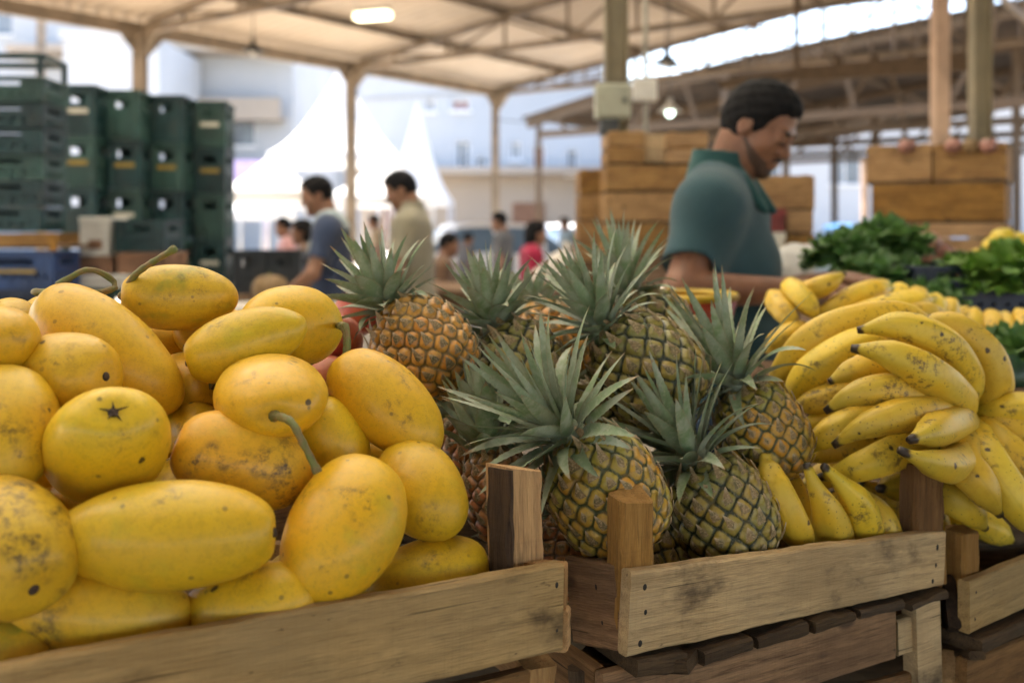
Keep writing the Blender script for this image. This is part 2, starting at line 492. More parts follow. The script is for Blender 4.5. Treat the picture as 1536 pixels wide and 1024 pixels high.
t.set(Base_Color=t.mix(t.ramp(t.noise(c, 1.2, 3), .3, .7), (.62, .62, .61), (.68, .68, .67)), Roughness=.7)
tr = t.n('ShaderNodeBsdfTranslucent'); tr.inputs[0].default_value = (.7, .7, .68, 1)
mx = t.n('ShaderNodeMixShader'); mx.inputs[0].default_value = .25; t.l(t.b.outputs[0], mx.inputs[1]); t.l(tr.outputs[0], mx.inputs[2]); t.l(mx.outputs[0], t.out.inputs['Surface'])
M_['tent'] = t.m
M_['tent_pole'] = simple('tent_pole_steel', (.45, .45, .45), .4, .1, 3, .5)
M_['purple_banner'] = simple('lilac_banner', (.38, .30, .50), .7, .1, 1)
M_['car_white'] = simple('white_car_paint', (.75, .76, .78), .25, .02, 1)
M_['car_blue'] = simple('blue_car_paint', (.10, .28, .52), .25, .02, 1)
M_['car_glass'] = simple('car_glass', (.13, .20, .29), .08, .1, 1)
M_['melon_brown'] = simple('brown_melon_rind', (.21, .13, .055), .7, .2, 30)
M_['tyre'] = simple('tyre_rubber', (.02, .02, .02), .8, .1, 20)
M_['rim'] = simple('alloy_rim', (.5, .5, .5), .3, .1, 10, .7)
M_['meter_box'] = simple('pale_green_metal_box', (.36, .36, .27), .5, .1, 6, dirt=.2)
M_['conduit'] = simple('grey_conduit', (.26, .24, .19), .5, .15, 6)
M_['dark_metal'] = simple('dark_metal', (.04, .042, .042), .5, .2, 8)
M_['cement'] = None
t = NT('dusty_concrete'); c = t.coord(rnd=False)
k = t.mix(t.ramp(t.noise(c, .35, 5, .6), .35, .65), (.38, .31, .23), (.48, .41, .32))
k = t.mix(t.ramp(t.noise(c, 3.0, 6, .7), .52, .72, 0, .5), k, (.2, .17, .14))
M_['cement'] = t.set(Base_Color=k, Roughness=.85); t.bump(t.noise(c, 25, 5), .2, .01)


def lamp_mat(name, col, s):
    t = NT(name); t.set(Base_Color=(.8, .8, .8), Emission_Color=col, Emission_Strength=s); return t.m


M_['lamp_warm'] = lamp_mat('lit_warm_tube', (1, .86, .5), 1.1)
M_['lamp_cool'] = lamp_mat('lit_cool_bulb', (.75, 1, .85), 1.6)


def leaf_green(name, a, b):
    t = NT(name); c = t.coord()
    k = t.mix(t.ramp(t.noise(c, 18, 4, .6), .35, .65), a, b)
    t.set(Base_Color=k, Roughness=.5); t.bump(t.noise(c, 120, 3), .3, .003)
    tr = t.n('ShaderNodeBsdfTranslucent'); t.l(k, tr.inputs[0])
    mx = t.n('ShaderNodeMixShader'); mx.inputs[0].default_value = .25; t.l(t.b.outputs[0], mx.inputs[1]); t.l(tr.outputs[0], mx.inputs[2]); t.l(mx.outputs[0], t.out.inputs['Surface'])
    return t.m


M_['greens'] = leaf_green('dark_green_leaves', (.055, .14, .03), (.13, .24, .06))
M_['greens_bright'] = leaf_green('bright_green_leaves', (.08, .19, .02), (.16, .28, .04))
M_['melon_dark'] = simple('dark_green_rind', (.018, .05, .022), .4, .3, 30)
M_['lemon'] = simple('yellow_fruit_skin', (.62, .46, .035), .4, .08, 30)
M_['onion'] = simple('pink_onion_skin', (.34, .16, .12), .45, .25, 40)
t = NT('clear_plastic_film'); c = t.coord()
t.set(Base_Color=(.75, .75, .72), Roughness=.3); t.bump(t.noise(c, 14, 5, .7), .8, .02)
tp = t.n('ShaderNodeBsdfTransparent'); mx = t.n('ShaderNodeMixShader'); mx.inputs[0].default_value = .45
t.l(t.b.outputs[0], mx.inputs[1]); t.l(tp.outputs[0], mx.inputs[2]); t.l(mx.outputs[0], t.out.inputs['Surface'])
M_['film'] = t.m


def skin(name, col):
    t = NT(name); c = t.coord()
    k = t.mix(t.ramp(t.noise(c, 22, 3), .3, .7), tuple(x * .82 for x in col), tuple(min(1, x * 1.1) for x in col))
    t.set(Base_Color=k, Roughness=.48); t.b.inputs['Specular IOR Level'].default_value = .4
    t.b.inputs['Subsurface Weight'].default_value = .08; t.b.inputs['Subsurface Scale'].default_value = .01
    t.bump(t.noise(c, 300, 3), .1, .001); return t.m


def cloth(name, col, var=.12):
    t = NT(name); c = t.coord()
    k = t.mix(t.ramp(t.noise(c, 9, 4), .3, .7), tuple(x * (1 - var) for x in col), tuple(min(1, x * (1 + var)) for x in col))
    k = t.mix(t.ramp(t.noise(c, 420, 2), .4, .7, 0, .25), k, tuple(x * .6 for x in col))
    t.set(Base_Color=k, Roughness=.9); t.b.inputs['Specular IOR Level'].default_value = .15; t.b.inputs['Sheen Weight'].default_value = .15
    t.bump(t.math('ADD', t.noise(c, 500, 2), t.noise(c, 24, 3)), .25, .003); return t.m


M_['skin'] = skin('brown_skin', (.23, .105, .058))
M_['skin_b'] = skin('tan_skin', (.25, .125, .075))
M_['hair'] = simple('black_hair', (.007, .0062, .0066), .8, .3, 120, 0, .2)
M_['stubble'] = simple('dark_stubble', (.085, .043, .026), .7, .3, 300)
M_['brow'] = simple('dark_brow', (.02, .014, .011), .7, .2, 120)
M_['eye'] = simple('eye_white', (.5, .47, .43), .25, .05, 50)
M_['shirt_teal'] = cloth('teal_polo_cloth', (.030, .068, .078))
M_['collar_teal'] = cloth('teal_collar_cloth', (.028, .082, .078))
M_['shirt_navy'] = cloth('navy_shirt_cloth', (.042, .058, .105))
M_['shirt_pale'] = cloth('pale_blue_cloth', (.32, .38, .40))
M_['shirt_beige'] = cloth('khaki_shirt_cloth', (.26, .235, .17))
M_['shirt_red'] = cloth('crimson_cloth', (.32, .02, .055))
M_['shirt_pink'] = cloth('pink_cloth', (.55, .30, .30))
M_['shirt_grey'] = cloth('grey_cloth', (.12, .12, .13))
M_['shirt_tan'] = cloth('tan_cloth', (.40, .31, .21))
M_['shirt_bluegrey'] = cloth('blue_grey_cloth', (.20, .26, .30))
M_['shirt_brown'] = cloth('brown_cloth', (.16, .095, .06))
M_['trouser'] = cloth('dark_trouser_cloth', (.022, .028, .045))
M_['jeans'] = cloth('dark_blue_jean_cloth', (.03, .05, .085))
M_['shoe'] = simple('dark_shoe', (.03, .025, .02), .6, .2, 20)
M_['pale_cloth'] = cloth('pale_sack_cloth', (.55, .5, .44))
M_['yellow_plastic'] = simple('yellow_plastic', (.60, .40, .02), .4, .1, 8)
M_['red_plastic'] = simple('red_plastic', (.40, .06, .03), .4, .15, 8)
# ================================================================ foreground timber crates
def plank_geo(L, H0, H1, T, seed=0, nails=(), rough=.0012, nx=30, ch=.0022):
    """board: x along the grain, z height (0 at mid), outer face at y=0, depth +y. nails: (x, z) on the outer face"""
    rnd = random.Random(seed); v, f, m, sm = [], [], [], []
    off = rnd.random() * 90
    for i in range(nx + 1):
        x = L * i / nx; H = H0 + (H1 - H0) * i / nx
        e0 = mnoise.noise((x * 14, off, 0)) * rough * 1.3; e1 = mnoise.noise((x * 14, off, 9)) * rough * 1.3
        e0 += mnoise.noise((x * 70, off, 1)) * rough * .7; e1 += mnoise.noise((x * 70, off, 8)) * rough * .7
        w = mnoise.noise((x * 5, off, 5)) * rough * 1.3
        if i in (0, nx):
            x += rnd.uniform(-.0008, .0008)
        z0, z1 = -H / 2 + e0, H / 2 + e1
        c0 = ch * (1 + .6 * mnoise.noise((x * 40, off, 2))); c1 = ch * (1 + .6 * mnoise.noise((x * 40, off, 3)))
        ex = (.0015 if i == 0 else -.0015 if i == nx else 0)
        for (y, z) in ((w + c0, z0), (w, z0 + c0), (w, z1 - c1), (w + c1, z1), (T - c1, z1), (T, z1 - c1), (T, z0 + c0), (T - c0, z0)):
            v.append((x, y, z))
    for i in range(nx):
        for k in range(8):
            f.append((i * 8 + k, i * 8 + (k + 1) % 8, (i + 1) * 8 + (k + 1) % 8, (i + 1) * 8 + k)); m.append(0); sm.append(False)
    f.append(tuple(range(7, -1, -1))); m.append(0); sm.append(False)
    e = nx * 8; f.append(tuple(range(e, e + 8))); m.append(0); sm.append(False)
    f = [tuple(reversed(q)) for q in f]
    for (x, z) in nails:
        b = len(v); r = .0023 * rnd.uniform(.8, 1.2); rz = r * rnd.uniform(1.2, 2.0)
        v.append((x, -.0016, z))
        for k in range(9):
            a = 2 * PI * k / 9; v.append((x + r * math.cos(a), .0002, z + rz * math.sin(a)))
        for k in range(9):
            f.append((b, b + 1 + k, b + 1 + (k + 1) % 9)); m.append(1); sm.append(True)
    return v, f, m, sm


def plank(name, parent, A0, A1, B0, B1, T, mat, seed=0, nails=(), **kw):
    """board whose outer face has corners A0 (left top) A1 (left bottom) B0 (right top) B1 (right bottom)"""
    A0, A1, B0, B1 = map(Vector, (A0, A1, B0, B1))
    a, b = (A0 + A1) / 2, (B0 + B1) / 2
    x = b - a; L = x.length; x.normalize()
    z = ((A0 - A1) + (B0 - B1)); z = (z - x * z.dot(x)).normalized(); y = z.cross(x)
    M = Matrix(((x.x, y.x, z.x, a.x), (x.y, y.y, z.y, a.y), (x.z, y.z, z.z, a.z), (0, 0, 0, 1)))
    H0, H1 = (A0 - A1).length, (B0 - B1).length
    nl = [(u * L, w * (H0 + (H1 - H0) * u)) for u, w in nails]
    v, f, m, sm = plank_geo(L, H0, H1, T, seed, nl, **kw)
    return obj(name, mesh_of(name, v, f, [mat, M_['nail']], fmat=m, smooth_list=sm), M, parent)


def board(name, parent, A0, B0, h0, h1, T, mat, seed=0, nails=(), tilt=0.0, **kw):
    """board given by its two top corners and its heights, hanging straight down"""
    A0, B0 = Vector(A0), Vector(B0)
    dn = Vector((0, 0, -1))
    return plank(name, parent, A0, A0 + dn * h0, B0, B0 + dn * h1, T, mat, seed, nails, **kw)


def post(name, parent, base, top, w, t, mat, ydir, seed=0, chop=None):
    """upright batten; local x runs up. w across, t deep. chop: the top is hacked to a point"""
    base, top = Vector(base), Vector(top)
    x = top - base; L = x.length; x.normalize()
    y = Vector(ydir); y = (y - x * y.dot(x)).normalized(); z = x.cross(y)
    M = Matrix(((x.x, y.x, z.x, base.x), (x.y, y.y, z.y, base.y), (x.z, y.z, z.z, base.z), (0, 0, 0, 1)))
    v, f, m, sm = plank_geo(L, w, w, t, seed, (), .0022, 16, .004)
    rnd = random.Random(seed)
    vv = []
    for (a, b, c) in v:
        b -= t / 2
        if chop and a > L * .9:
            k = (a - L * .9) / (L * .1)
            if chop == 'point':
                a += .009 * max(0, 1 - abs(c + .006) / (w * .5)) * k - .004 * k
                a -= .012 * k * max(0, -b / (t * .5)) * (1 if c < 0 else .3)
            elif chop == 'notch':
                a -= .006 * k * (c < -w * .2) + .003 * mnoise.noise((b * 90, c * 90, 3)) * k
            elif chop == 'slant':
                a += .012 * k * (c / w)
            elif chop == 'split':
                a += .005 * k * math.sin(c * 210 + 1) + .004 * k * (b / t)
        vv.append((a, b, c))
    return obj(name, mesh_of(name, vv, f, [mat, M_['nail']], fmat=m, smooth_list=sm), M, parent)


DN = Vector((0, 0, -1))
# ---- mango crate
mA, mB = P(-150, 1026, .618), P(845, 846, .865)
cr = thing('wooden_crate', (mB.x, mB.y, mB.z - .08), 'low weathered wooden crate heaped with yellow mangoes at the left front', 'crate', 'wooden fruit crates on the stall')
board('front_board', cr, mA, mB, .074, .0755, .014, M_['wood_front'], 3, ((.985, .28), (.987, -.24), (.03, .2), (.03, -.2)), nx=60)
fx = (mB - mA).normalized(); fy = Vector((0, 0, 1)).cross(fx).normalized()      # fy points to the back
post('corner_post', cr, P(776, 870, .885) + DN * .05, P(770, 696, .900), .040, .036, M_['wood_post'], Vector((-.60, .80, 0)), 5, 'notch')
# dark stained outer slab nailed on the post's left face
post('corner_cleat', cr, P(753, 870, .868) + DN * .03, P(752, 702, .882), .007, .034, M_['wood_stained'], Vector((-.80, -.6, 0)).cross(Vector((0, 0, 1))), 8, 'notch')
e1 = mB + fx * .0015 + fy * .0
board('side_board', cr, e1 + Vector((0, 0, -.001)), e1 + fx * .011 + fy * .012 + Vector((0, 0, -.002)), .038, .038, .40, M_['wood_post'], 11, nx=4)
board('side_board', cr, e1 + fx * .003 + Vector((0, 0, -.041)), e1 + fx * .014 + fy * .012 + Vector((0, 0, -.042)), .036, .036, .40, M_['wood_post'], 12, nx=4)
bl = mA + fy * .36; br_ = mB + fy * .40
plank('back_board', cr, br_, br_ + DN * .075, bl, bl + DN * .075, .014, M_['wood_brown'], 13)
for k in range(5):
    o_ = mA + fx * .0 + fy * (.02 + k * .078) + DN * .076
    plank('bottom_slat', cr, o_, o_ + fy * .066, o_ + (mB - mA), o_ + (mB - mA) + fy * .066, .008, M_['wood_dark'], 20 + k)
# the crate it stands on
lc = thing('wooden_crate', (mB.x, mB.y, mB.z - .2), 'dark lower crate showing only a short post beneath the mango crate', 'crate', 'wooden fruit crates on the stall')
post('corner_post', lc, P(806, 1125, .90), P(804, 992, .90), .030, .03, M_['wood_post'], Vector((-.3, .9, 0)), 15)
o1 = mA + DN * .100 + fy * .03; o2 = mB + DN * .100 + fy * .03 - fx * .015
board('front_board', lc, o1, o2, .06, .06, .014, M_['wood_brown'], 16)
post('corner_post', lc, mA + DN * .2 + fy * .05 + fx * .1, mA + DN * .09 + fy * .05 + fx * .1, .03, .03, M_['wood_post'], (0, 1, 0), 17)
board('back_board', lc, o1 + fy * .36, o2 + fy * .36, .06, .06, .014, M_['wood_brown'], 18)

# ---- pineapple and banana crate
qA0, qA1 = P(946, 858, .920), P(944, 986, .920)
qB0, qB1 = P(1418, 796, 1.160), P(1417, 877, 1.160)
qx = (qB0 - qA0).normalized(); qy = Vector((0, 0, 1)).cross(Vector((qx.x, qx.y, 0))).normalized()
cr2 = thing('wooden_crate', qA1, 'weathered wooden crate holding pineapples and three loose bananas', 'crate', 'wooden fruit crates on the stall')
plank('front_board', cr2, qA0, qA1, qB0, qB1, .015, M_['wood_front'], 31, ((.035, .30), (.04, 0), (.03, -.36), (.968, .22), (.965, -.1), (.955, -.38)), nx=60)
s0, s1 = P(852, 834, 1.005), P(856, 964, .998)
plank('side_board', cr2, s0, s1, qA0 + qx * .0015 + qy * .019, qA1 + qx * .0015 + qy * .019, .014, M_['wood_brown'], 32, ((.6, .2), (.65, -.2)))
post('corner_post', cr2, P(944, 865, .955) + DN * .06, P(946, 735, .955), .038, .030, M_['wood_post'], Vector((-.42, .9, 0)), 33, 'point')
post('corner_post', cr2, P(1382, 800, 1.175) + DN * .06, P(1382, 699, 1.165), .042, .03, M_['wood_brown'], Vector((-.3, .95, 0)), 34, 'slant')
e2 = qB0 + qx * .0015
plank('side_board', cr2, e2 + DN * .013, e2 + DN * .062, e2 + qx * .008 + qy * .012 + DN * .013, e2 + qx * .008 + qy * .012 + DN * .062, .42, M_['wood_post'], 35, nx=4)
plank('back_board', cr2, qB0 + qy * .42, qB1 + qy * .42, qA0 + qy * .42, qA1 + qy * .42, .014, M_['wood_brown'], 36)
nsl = 6
for k in range(nsl):                                       # bottom slats run front to back, their dark ends show under the board
    u0 = k / nsl + .012; u1 = (k + 1) / nsl - (.01 if k != 0 else .03)
    a = qA1.lerp(qB1, u0) - qy * (.010 if k % 2 else .004) + DN * (.003 + .003 * (k % 3)); b = qA1.lerp(qB1, u1) - qy * .008 + DN * .004
    plank('bottom_slat', cr2, a, a + DN * (.015 - .001 * k), b, b + DN * (.015 - .001 * k), .42, M_['wood_dark'], 40 + k, nx=5, rough=.003)
# runner lying between the two crates
b0, b1 = P(855, 987, .985), P(1030, 990, .93)
plank('bottom_runner', cr2, b0 + DN * .002, b0 + DN * .014, b1 + DN * .002, b1 + DN * .016, .05, M_['wood_dark'], 47, rough=.003)

# ---- crate underneath it
lA0, lA1 = P(905, 1012, .925), P(905, 1130, .925)
lB0, lB1 = P(1378, 893, 1.140), P(1378, 985, 1.140)
cr3 = thing('wooden_crate', lA1, 'scuffed wooden crate with dark scratches directly beneath the pineapple crate', 'crate', 'wooden fruit crates on the stall')
plank('front_board', cr3, lA0, lA1, P(1345, 903, 1.118), P(1343, 988, 1.118), .014, M_['wood_brown'], 51, nx=22)
lx = (lB0 - lA0).normalized(); ly = Vector((0, 0, 1)).cross(Vector((lx.x, lx.y, 0))).normalized()
plank('corner_batten', cr3, P(1377, 905, 1.132), P(1377, 1060, 1.132), P(1412, 893, 1.152), P(1412, 1045, 1.152), .02, M_['wood_front'], 52, nx=5)
plank('front_board', cr3, P(1346, 930, 1.128), P(1346, 985, 1.128), P(1378, 921, 1.142), P(1378, 975, 1.142), .012, M_['wood_front'], 53, nx=5)
plank('lower_board', cr3, P(1250, 1040, 1.08), P(1250, 1110, 1.08), P(1378, 1006, 1.145), P(1378, 1080, 1.145), .012, M_['wood_brown'], 58, nx=5)
plank('side_board', cr3, lA0 + ly * .40 - lx * .002, lA1 + ly * .40 - lx * .002, lA0 + ly * .0155, lA1 + ly * .0155, .014, M_['wood_brown'], 54)
plank('side_board', cr3, lB0 + lx * .035 + ly * .02, lB1 + lx * .035 + ly * .02, lB0 + lx * .035 + ly * .40, lB1 + lx * .035 + ly * .4, .014, M_['wood_brown'], 55)
plank('back_board', cr3, lB0 + ly * .41, lB1 + ly * .41, lA0 + ly * .41, lA1 + ly * .41, .014, M_['wood_brown'], 56)
post('corner_post', cr3, P(872, 1090, .96), P(868, 1000, .96), .02, .02, M_['wood_dark'], (0, 1, 0), 57)

# ---- right hand crate pair
rA0, rA1 = P(1453, 872, 1.145), P(1455, 951, 1.145)
rB0, rB1 = P(1760, 752, 1.48), P(1760, 815, 1.48)
cr4 = thing('wooden_crate', rA1, 'wooden crate cut by the right edge, under the drooping bananas', 'crate', 'wooden fruit crates on the stall')
rx = (rB0 - rA0).normalized(); ry = Vector((0, 0, 1)).cross(Vector((rx.x, rx.y, 0))).normalized()
plank('front_board', cr4, rA0, rA1, rB0, rB1, .014, M_['wood_front'], 61, ((.025, .25), (.02, -.25)), nx=20)
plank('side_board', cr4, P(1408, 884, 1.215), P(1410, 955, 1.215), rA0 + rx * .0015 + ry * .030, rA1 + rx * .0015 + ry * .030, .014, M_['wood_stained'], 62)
post('corner_post', cr4, P(1443, 885, 1.19) + DN * .05, P(1443, 790, 1.19), .032, .028, M_['wood_post'], Vector((-.5, .85, 0)), 63, 'split')
plank('back_board', cr4, rB0 + ry * .4, rB1 + ry * .4, rA0 + ry * .4, rA1 + ry * .4, .014, M_['wood_brown'], 64)
for k in range(3):
    a = rA1 - ry * .012 + rx * (.004 + .16 * k) + DN * .004
    plank('bottom_slat', cr4, a, a + DN * .017, a + rx * .15, a + rx * .15 + DN * .017, .4, M_['wood_dark'], 65 + k, nx=5)
uA0, uA1 = P(1450, 990, 1.14), P(1450, 1080, 1.14)
uB0, uB1 = P(1760, 868, 1.46), P(1760, 930, 1.46)
cr5 = thing('wooden_crate', uA1, 'grimy wooden crate at the lower right corner beneath another crate', 'crate', 'wooden fruit crates on the stall')
plank('front_board', cr5, uA0, uA1, uB0, uB1, .014, M_['wood_brown'], 71, nx=16)
plank('side_board', cr5, P(1412, 985, 1.21), P(1412, 1060, 1.21), uA0 + rx * .0015 + ry * .030, uA1 + rx * .0015 + ry * .030, .014, M_['wood_post'], 72)
plank('top_rail', cr5, P(1412, 972, 1.205), P(1412, 984, 1.205), P(1452, 976, 1.135), P(1452, 989, 1.135), .02, M_['wood_dark'], 73, nx=5)
plank('back_board', cr5, uB0 + ry * .4, uB1 + ry * .4, uA0 + ry * .4, uA1 + ry * .4, .014, M_['wood_brown'], 74)


# ================================================================ mangoes
def mango_mesh(a, b, seed, bend=.0, flt=None):
    rnd = random.Random(seed); nr, ns = 34, 40; v, f = [], []
    o = Vector((rnd.uniform(-50, 50), rnd.uniform(-50, 50), rnd.uniform(-50, 50)))
    beak = rnd.uniform(.0, .05); fat = rnd.uniform(.04, .13); ph = rnd.uniform(0, 6.28); flat = flt or rnd.uniform(.93, 1.0)
    for i in range(nr + 1):
        phi = PI * i / nr; cz = math.cos(phi); sr = math.sin(phi) ** (.915 - .095 * cz) if 0 < i < nr else 0
        z = a * cz - a * .055 * math.exp(-(phi / .22) ** 2)
        r = b * sr * (.975 + fat * cz)
        bx = bend * a * cz * cz + beak * a * max(0, -cz - .6) ** 2 * 3
        for k in range(ns):
            th = 2 * PI * k / ns
            p = Vector((r * math.cos(th) + bx, r * math.sin(th) * flat, z))
            q = p * (1 / b) * .8 + o
            p *= 1 + .030 * mnoise.noise(q) + .010 * mnoise.noise(q * 2.7)
            v.append(p)
    for i in range(nr):
        for k in range(ns):
            f.append((i * ns + k, (i + 1) * ns + k, (i + 1) * ns + (k + 1) % ns, i * ns + (k + 1) % ns))
    return v, f


def mango(x, y, d, Lp, Wp, ang, tow, label, stem=None, seed=1, tilt=None, mat='mango', bend=.05, nub=True, cat='mango', group='mangoes heaped in the crate', spin=0.0, flat=None):
    """x, y, d centre; Lp, Wp apparent length and width in photo pixels; ang image direction of the stem end; tow: +1 stem end towards the viewer"""
    c = P(x, y, d); b = Wp / F * d / 2
    f_ = c - Vector((0, 0, CAMH)); f_.normalize()
    r_ = f_.cross(Vector((0, 0, 1))).normalized(); u_ = r_.cross(f_)
    lp = Lp / F * d / 2
    a = max(lp, b * 1.36)
    if tilt is None:
        s2 = max(0., min(1., (lp * lp - b * b) / max(1e-9, a * a - b * b)))
        ct = math.sqrt(s2); tilt = math.degrees(math.acos(ct))
    tl = R(tilt) * tow
    ax = (r_ * math.cos(R(ang)) + u_ * math.sin(R(ang))) * math.cos(tl) - f_ * math.sin(tl)
    M = axes(z=ax, o=c) @ Matrix.Rotation(spin, 4, 'Z')
    v, fc = mango_mesh(a, b, seed, bend, flat)
    o = obj('mango' if cat == 'mango' else cat, mesh_of('mango', v, fc, M_[mat]), M)
    tag(o, label, cat, group)
    base = c + ax * (a * .93)
    if nub:
        mb = MB()
        rr = .0040
        z_ = a * (1 - .055)
        pts = [(0, 0, z_ - .003), (0, 0, z_ + .0005), (.0004, .0003, z_ + .0022)]
        mb.tube(pts, [rr * 1.25, rr, rr * .6], 9)
        if nub == 'star':
            for k in range(5):
                an = k * 2 * PI / 5 + .3; dx, dy = math.cos(an), math.sin(an); z0 = a * .948; ll = (.0125, .009, .0115, .0075, .0105)[k]
                mb.add([(dx * .002 - dy * .0013, dy * .002 + dx * .0013, z0 + .002), (dx * .002 + dy * .0013, dy * .002 - dx * .0013, z0 + .002), (dx * ll, dy * ll, z0 + .0012), (dx * .006, dy * .006, z0 + .0036)], [(0, 1, 3), (1, 2, 3), (2, 0, 3)], 0)
        mb.build('calyx', M_['calyx'], M, o)
    if stem:
        pts = catmull([base] + [P(*q) for q in stem], 22)
        n = len(pts); rad = [.0036 - .0009 * i / n + .0003 * math.sin(i * 1.9) for i in range(n)]
        rad[0] = .0056; rad[1] = .0044; rad[-1] = .0040; rad[-2] = .0040; rad[-3] = .0030
        v, fc = tube_geo(pts, rad, 10)
        me = mesh_of('stem', [M.inverted() @ p for p in v], fc, M_['stem'])
        obj('stem', me, M, o)
    return o


mango(270, 446, .985, 172, 104, 178, 1, 'yellow mango with green streaks on top of the heap, beside two upright stems', [(205, 410, .95), (262, 373, .93)], 1, nub=True, mat='mango_green')
mango(435, 488, 1.00, 152, 128, -8, -1, 'round yellow mango at the right top of the heap, with bright rim', [(515, 487, .98), (521, 500, .97), (522, 548, .96)], 2, bend=.02)
mango(370, 514, .930, 186, 110, 198, 1, 'smooth oval yellow mango lying below the green-streaked one at the heap top', None, 3)
mango(158, 528, .905, 276, 140, 137, -1, 'long yellow mango slanting down from the heap top at left', [(172, 432, 1.0), (135, 404, .99), (86, 428, .985)], 4, tilt=20, bend=-.08)
mango(88, 566, .850, 150, 146, -2, 1, 'yellow mango with a dark round stem scar on its right, at left of heap', None, 5, tilt=48, bend=.0)
mango(406, 591, .885, 178, 172, -80, 1, 'yellow mango with long drooping green stem hanging over its neighbour', [(436, 632, .800), (455, 665, .792), (477, 709, .788)], 6, tilt=74, bend=0, flat=.68)
mango(582, 607, .945, 214, 128, 138, -1, 'speckled yellow mango leaning against the pineapples, stem curling up', [(519, 528, .97), (518, 500, .975), (511, 488, .98)], 7, tilt=18)
mango(160, 672, .795, 196, 188, 80, 1, 'round yellow mango with star shaped calyx facing the viewer', None, 8, tilt=66, bend=0, nub='star', flat=.80)
mango(366, 692, .845, 212, 146, 160, -1, 'yellow mango with brown scuffs under the drooping stem', None, 9, bend=.04, mat='mango_bruised')
mango(8, 648, .780, 112, 160, 90, -1, 'orange-yellow mango cut by the left edge, mid height of the heap', None, 10, tilt=40)
mango(2, 812, .720, 168, 198, -60, 1, 'big mango with dark bruises cut by the left edge', None, 11, tilt=50, mat='mango_bruised')
mango(251, 802, .745, 330, 172, -4, 1, 'large glossy mango lying level across the front of heap', None, 12, tilt=10, bend=-.03)
mango(516, 795, .815, 232, 178, 62, -1, 'large upright mango in the front right of the heap', None, 13, tilt=25, bend=.05)
mango(632, 735, .895, 172, 130, 128, -1, 'yellow mango behind the large upright one, next to the dark post', None, 14, tilt=35, bend=-.05)
mango(500, 668, .925, 150, 110, 120, -1, 'half hidden mango behind the drooping stem', None, 15)
mango(640, 866, .875, 200, 122, 12, -1, 'low mango resting just behind the crate board, right end', None, 16, tilt=15)
mango(155, 920, .738, 262, 142, -12, -1, 'front mango with scattered black blemishes above the crate board', None, 17, tilt=10, bend=-.05, mat='mango_bruised')
mango(372, 908, .772, 215, 126, 6, 1, 'orange-yellow mango wedged low behind the board, its stem poking right', [(480, 909, .795), (510, 909, .80), (545, 905, .805)], 18, tilt=10)
mango(8, 978, .705, 140, 104, -20, 1, 'greenish mango in the bottom left corner', None, 19, tilt=20, mat='mango_green')
mango(292, 646, .925, 96, 92, 150, -1, 'small mango tucked between star-calyx and drooping-stem mangoes', None, 20)
mango(276, 580, .960, 120, 108, 0, 1, 'shaded mango behind the long slanting one, green stem at right', [(300, 566, .93), (322, 567, .92)], 21, tilt=55)
mango(3, 512, .830, 62, 112, 80, -1, 'mango at the left edge below the top of heap', None, 22)
mango(16, 486, .960, 76, 84, 60, -1, 'darker mango at the upper left edge behind others', None, 23)
mango(60, 476, 1.04, 96, 66, 30, -1, 'mango at back left with a bent purple-green stem', [(70, 445, 1.03), (52, 437, 1.02), (96, 440, 1.0), (142, 440, .99)], 24)
mango(318, 500, 1.03, 110, 90, 0, -1, 'mango mostly hidden behind the two at the top of heap', None, 25)
mango(75, 790, .83, 130, 120, 30, -1, 'deeply shaded mango behind the big glossy one', None, 26)
mango(452, 880, .90, 130, 120, 10, -1, 'shaded mango in the gap under the large upright one', None, 27)
mango(262, 745, .87, 130, 110, 40, -1, 'shaded mango in the gap above the big glossy one', None, 28)
mango(560, 700, 1.0, 150, 110, 10, -1, 'shaded mango below the speckled leaning one', None, 29)
mango(30, 720, .86, 120, 130, 10, -1, 'shaded mango in the left gap of heap', None, 30)
mango(245, 520, 1.04, 130, 110, 20, -1, 'shaded mango deep between the two topmost ones', None, 32)
mango(230, 640, .95, 110, 110, 20, -1, 'shaded mango right behind the star-calyx one', None, 33)
mango(345, 575, 1.02, 150, 120, 20, -1, 'shaded mango under the smooth oval one', None, 34)
mango(540, 690, 1.04, 150, 130, 60, -1, 'shaded mango deep behind the speckled leaning one', None, 35)
mango(100, 860, .80, 130, 90, 10, -1, 'dark shaded mango between the bruised and blemished ones', None, 31)
mango(505, 515, 1.22, 84, 78, 70, 1, 'red fruit showing between the mangoes and the orange pineapple', None, 41, mat='mango_red', cat='red_fruit', group='red fruits behind the mangoes')
mango(490, 575, 1.18, 84, 80, 40, 1, 'dark red fruit low behind the mangoes', None, 42, mat='mango_red', cat='red_fruit', group='red fruits behind the mangoes')
mango(535, 470, 1.32, 80, 72, 20, 1, 'red fruit farther back under the leaves of orange pineapple', None, 43, mat='mango_red', cat='red_fruit', group='red fruits behind the mangoes')

# ================================================================ pineapples
GA = 2.399963


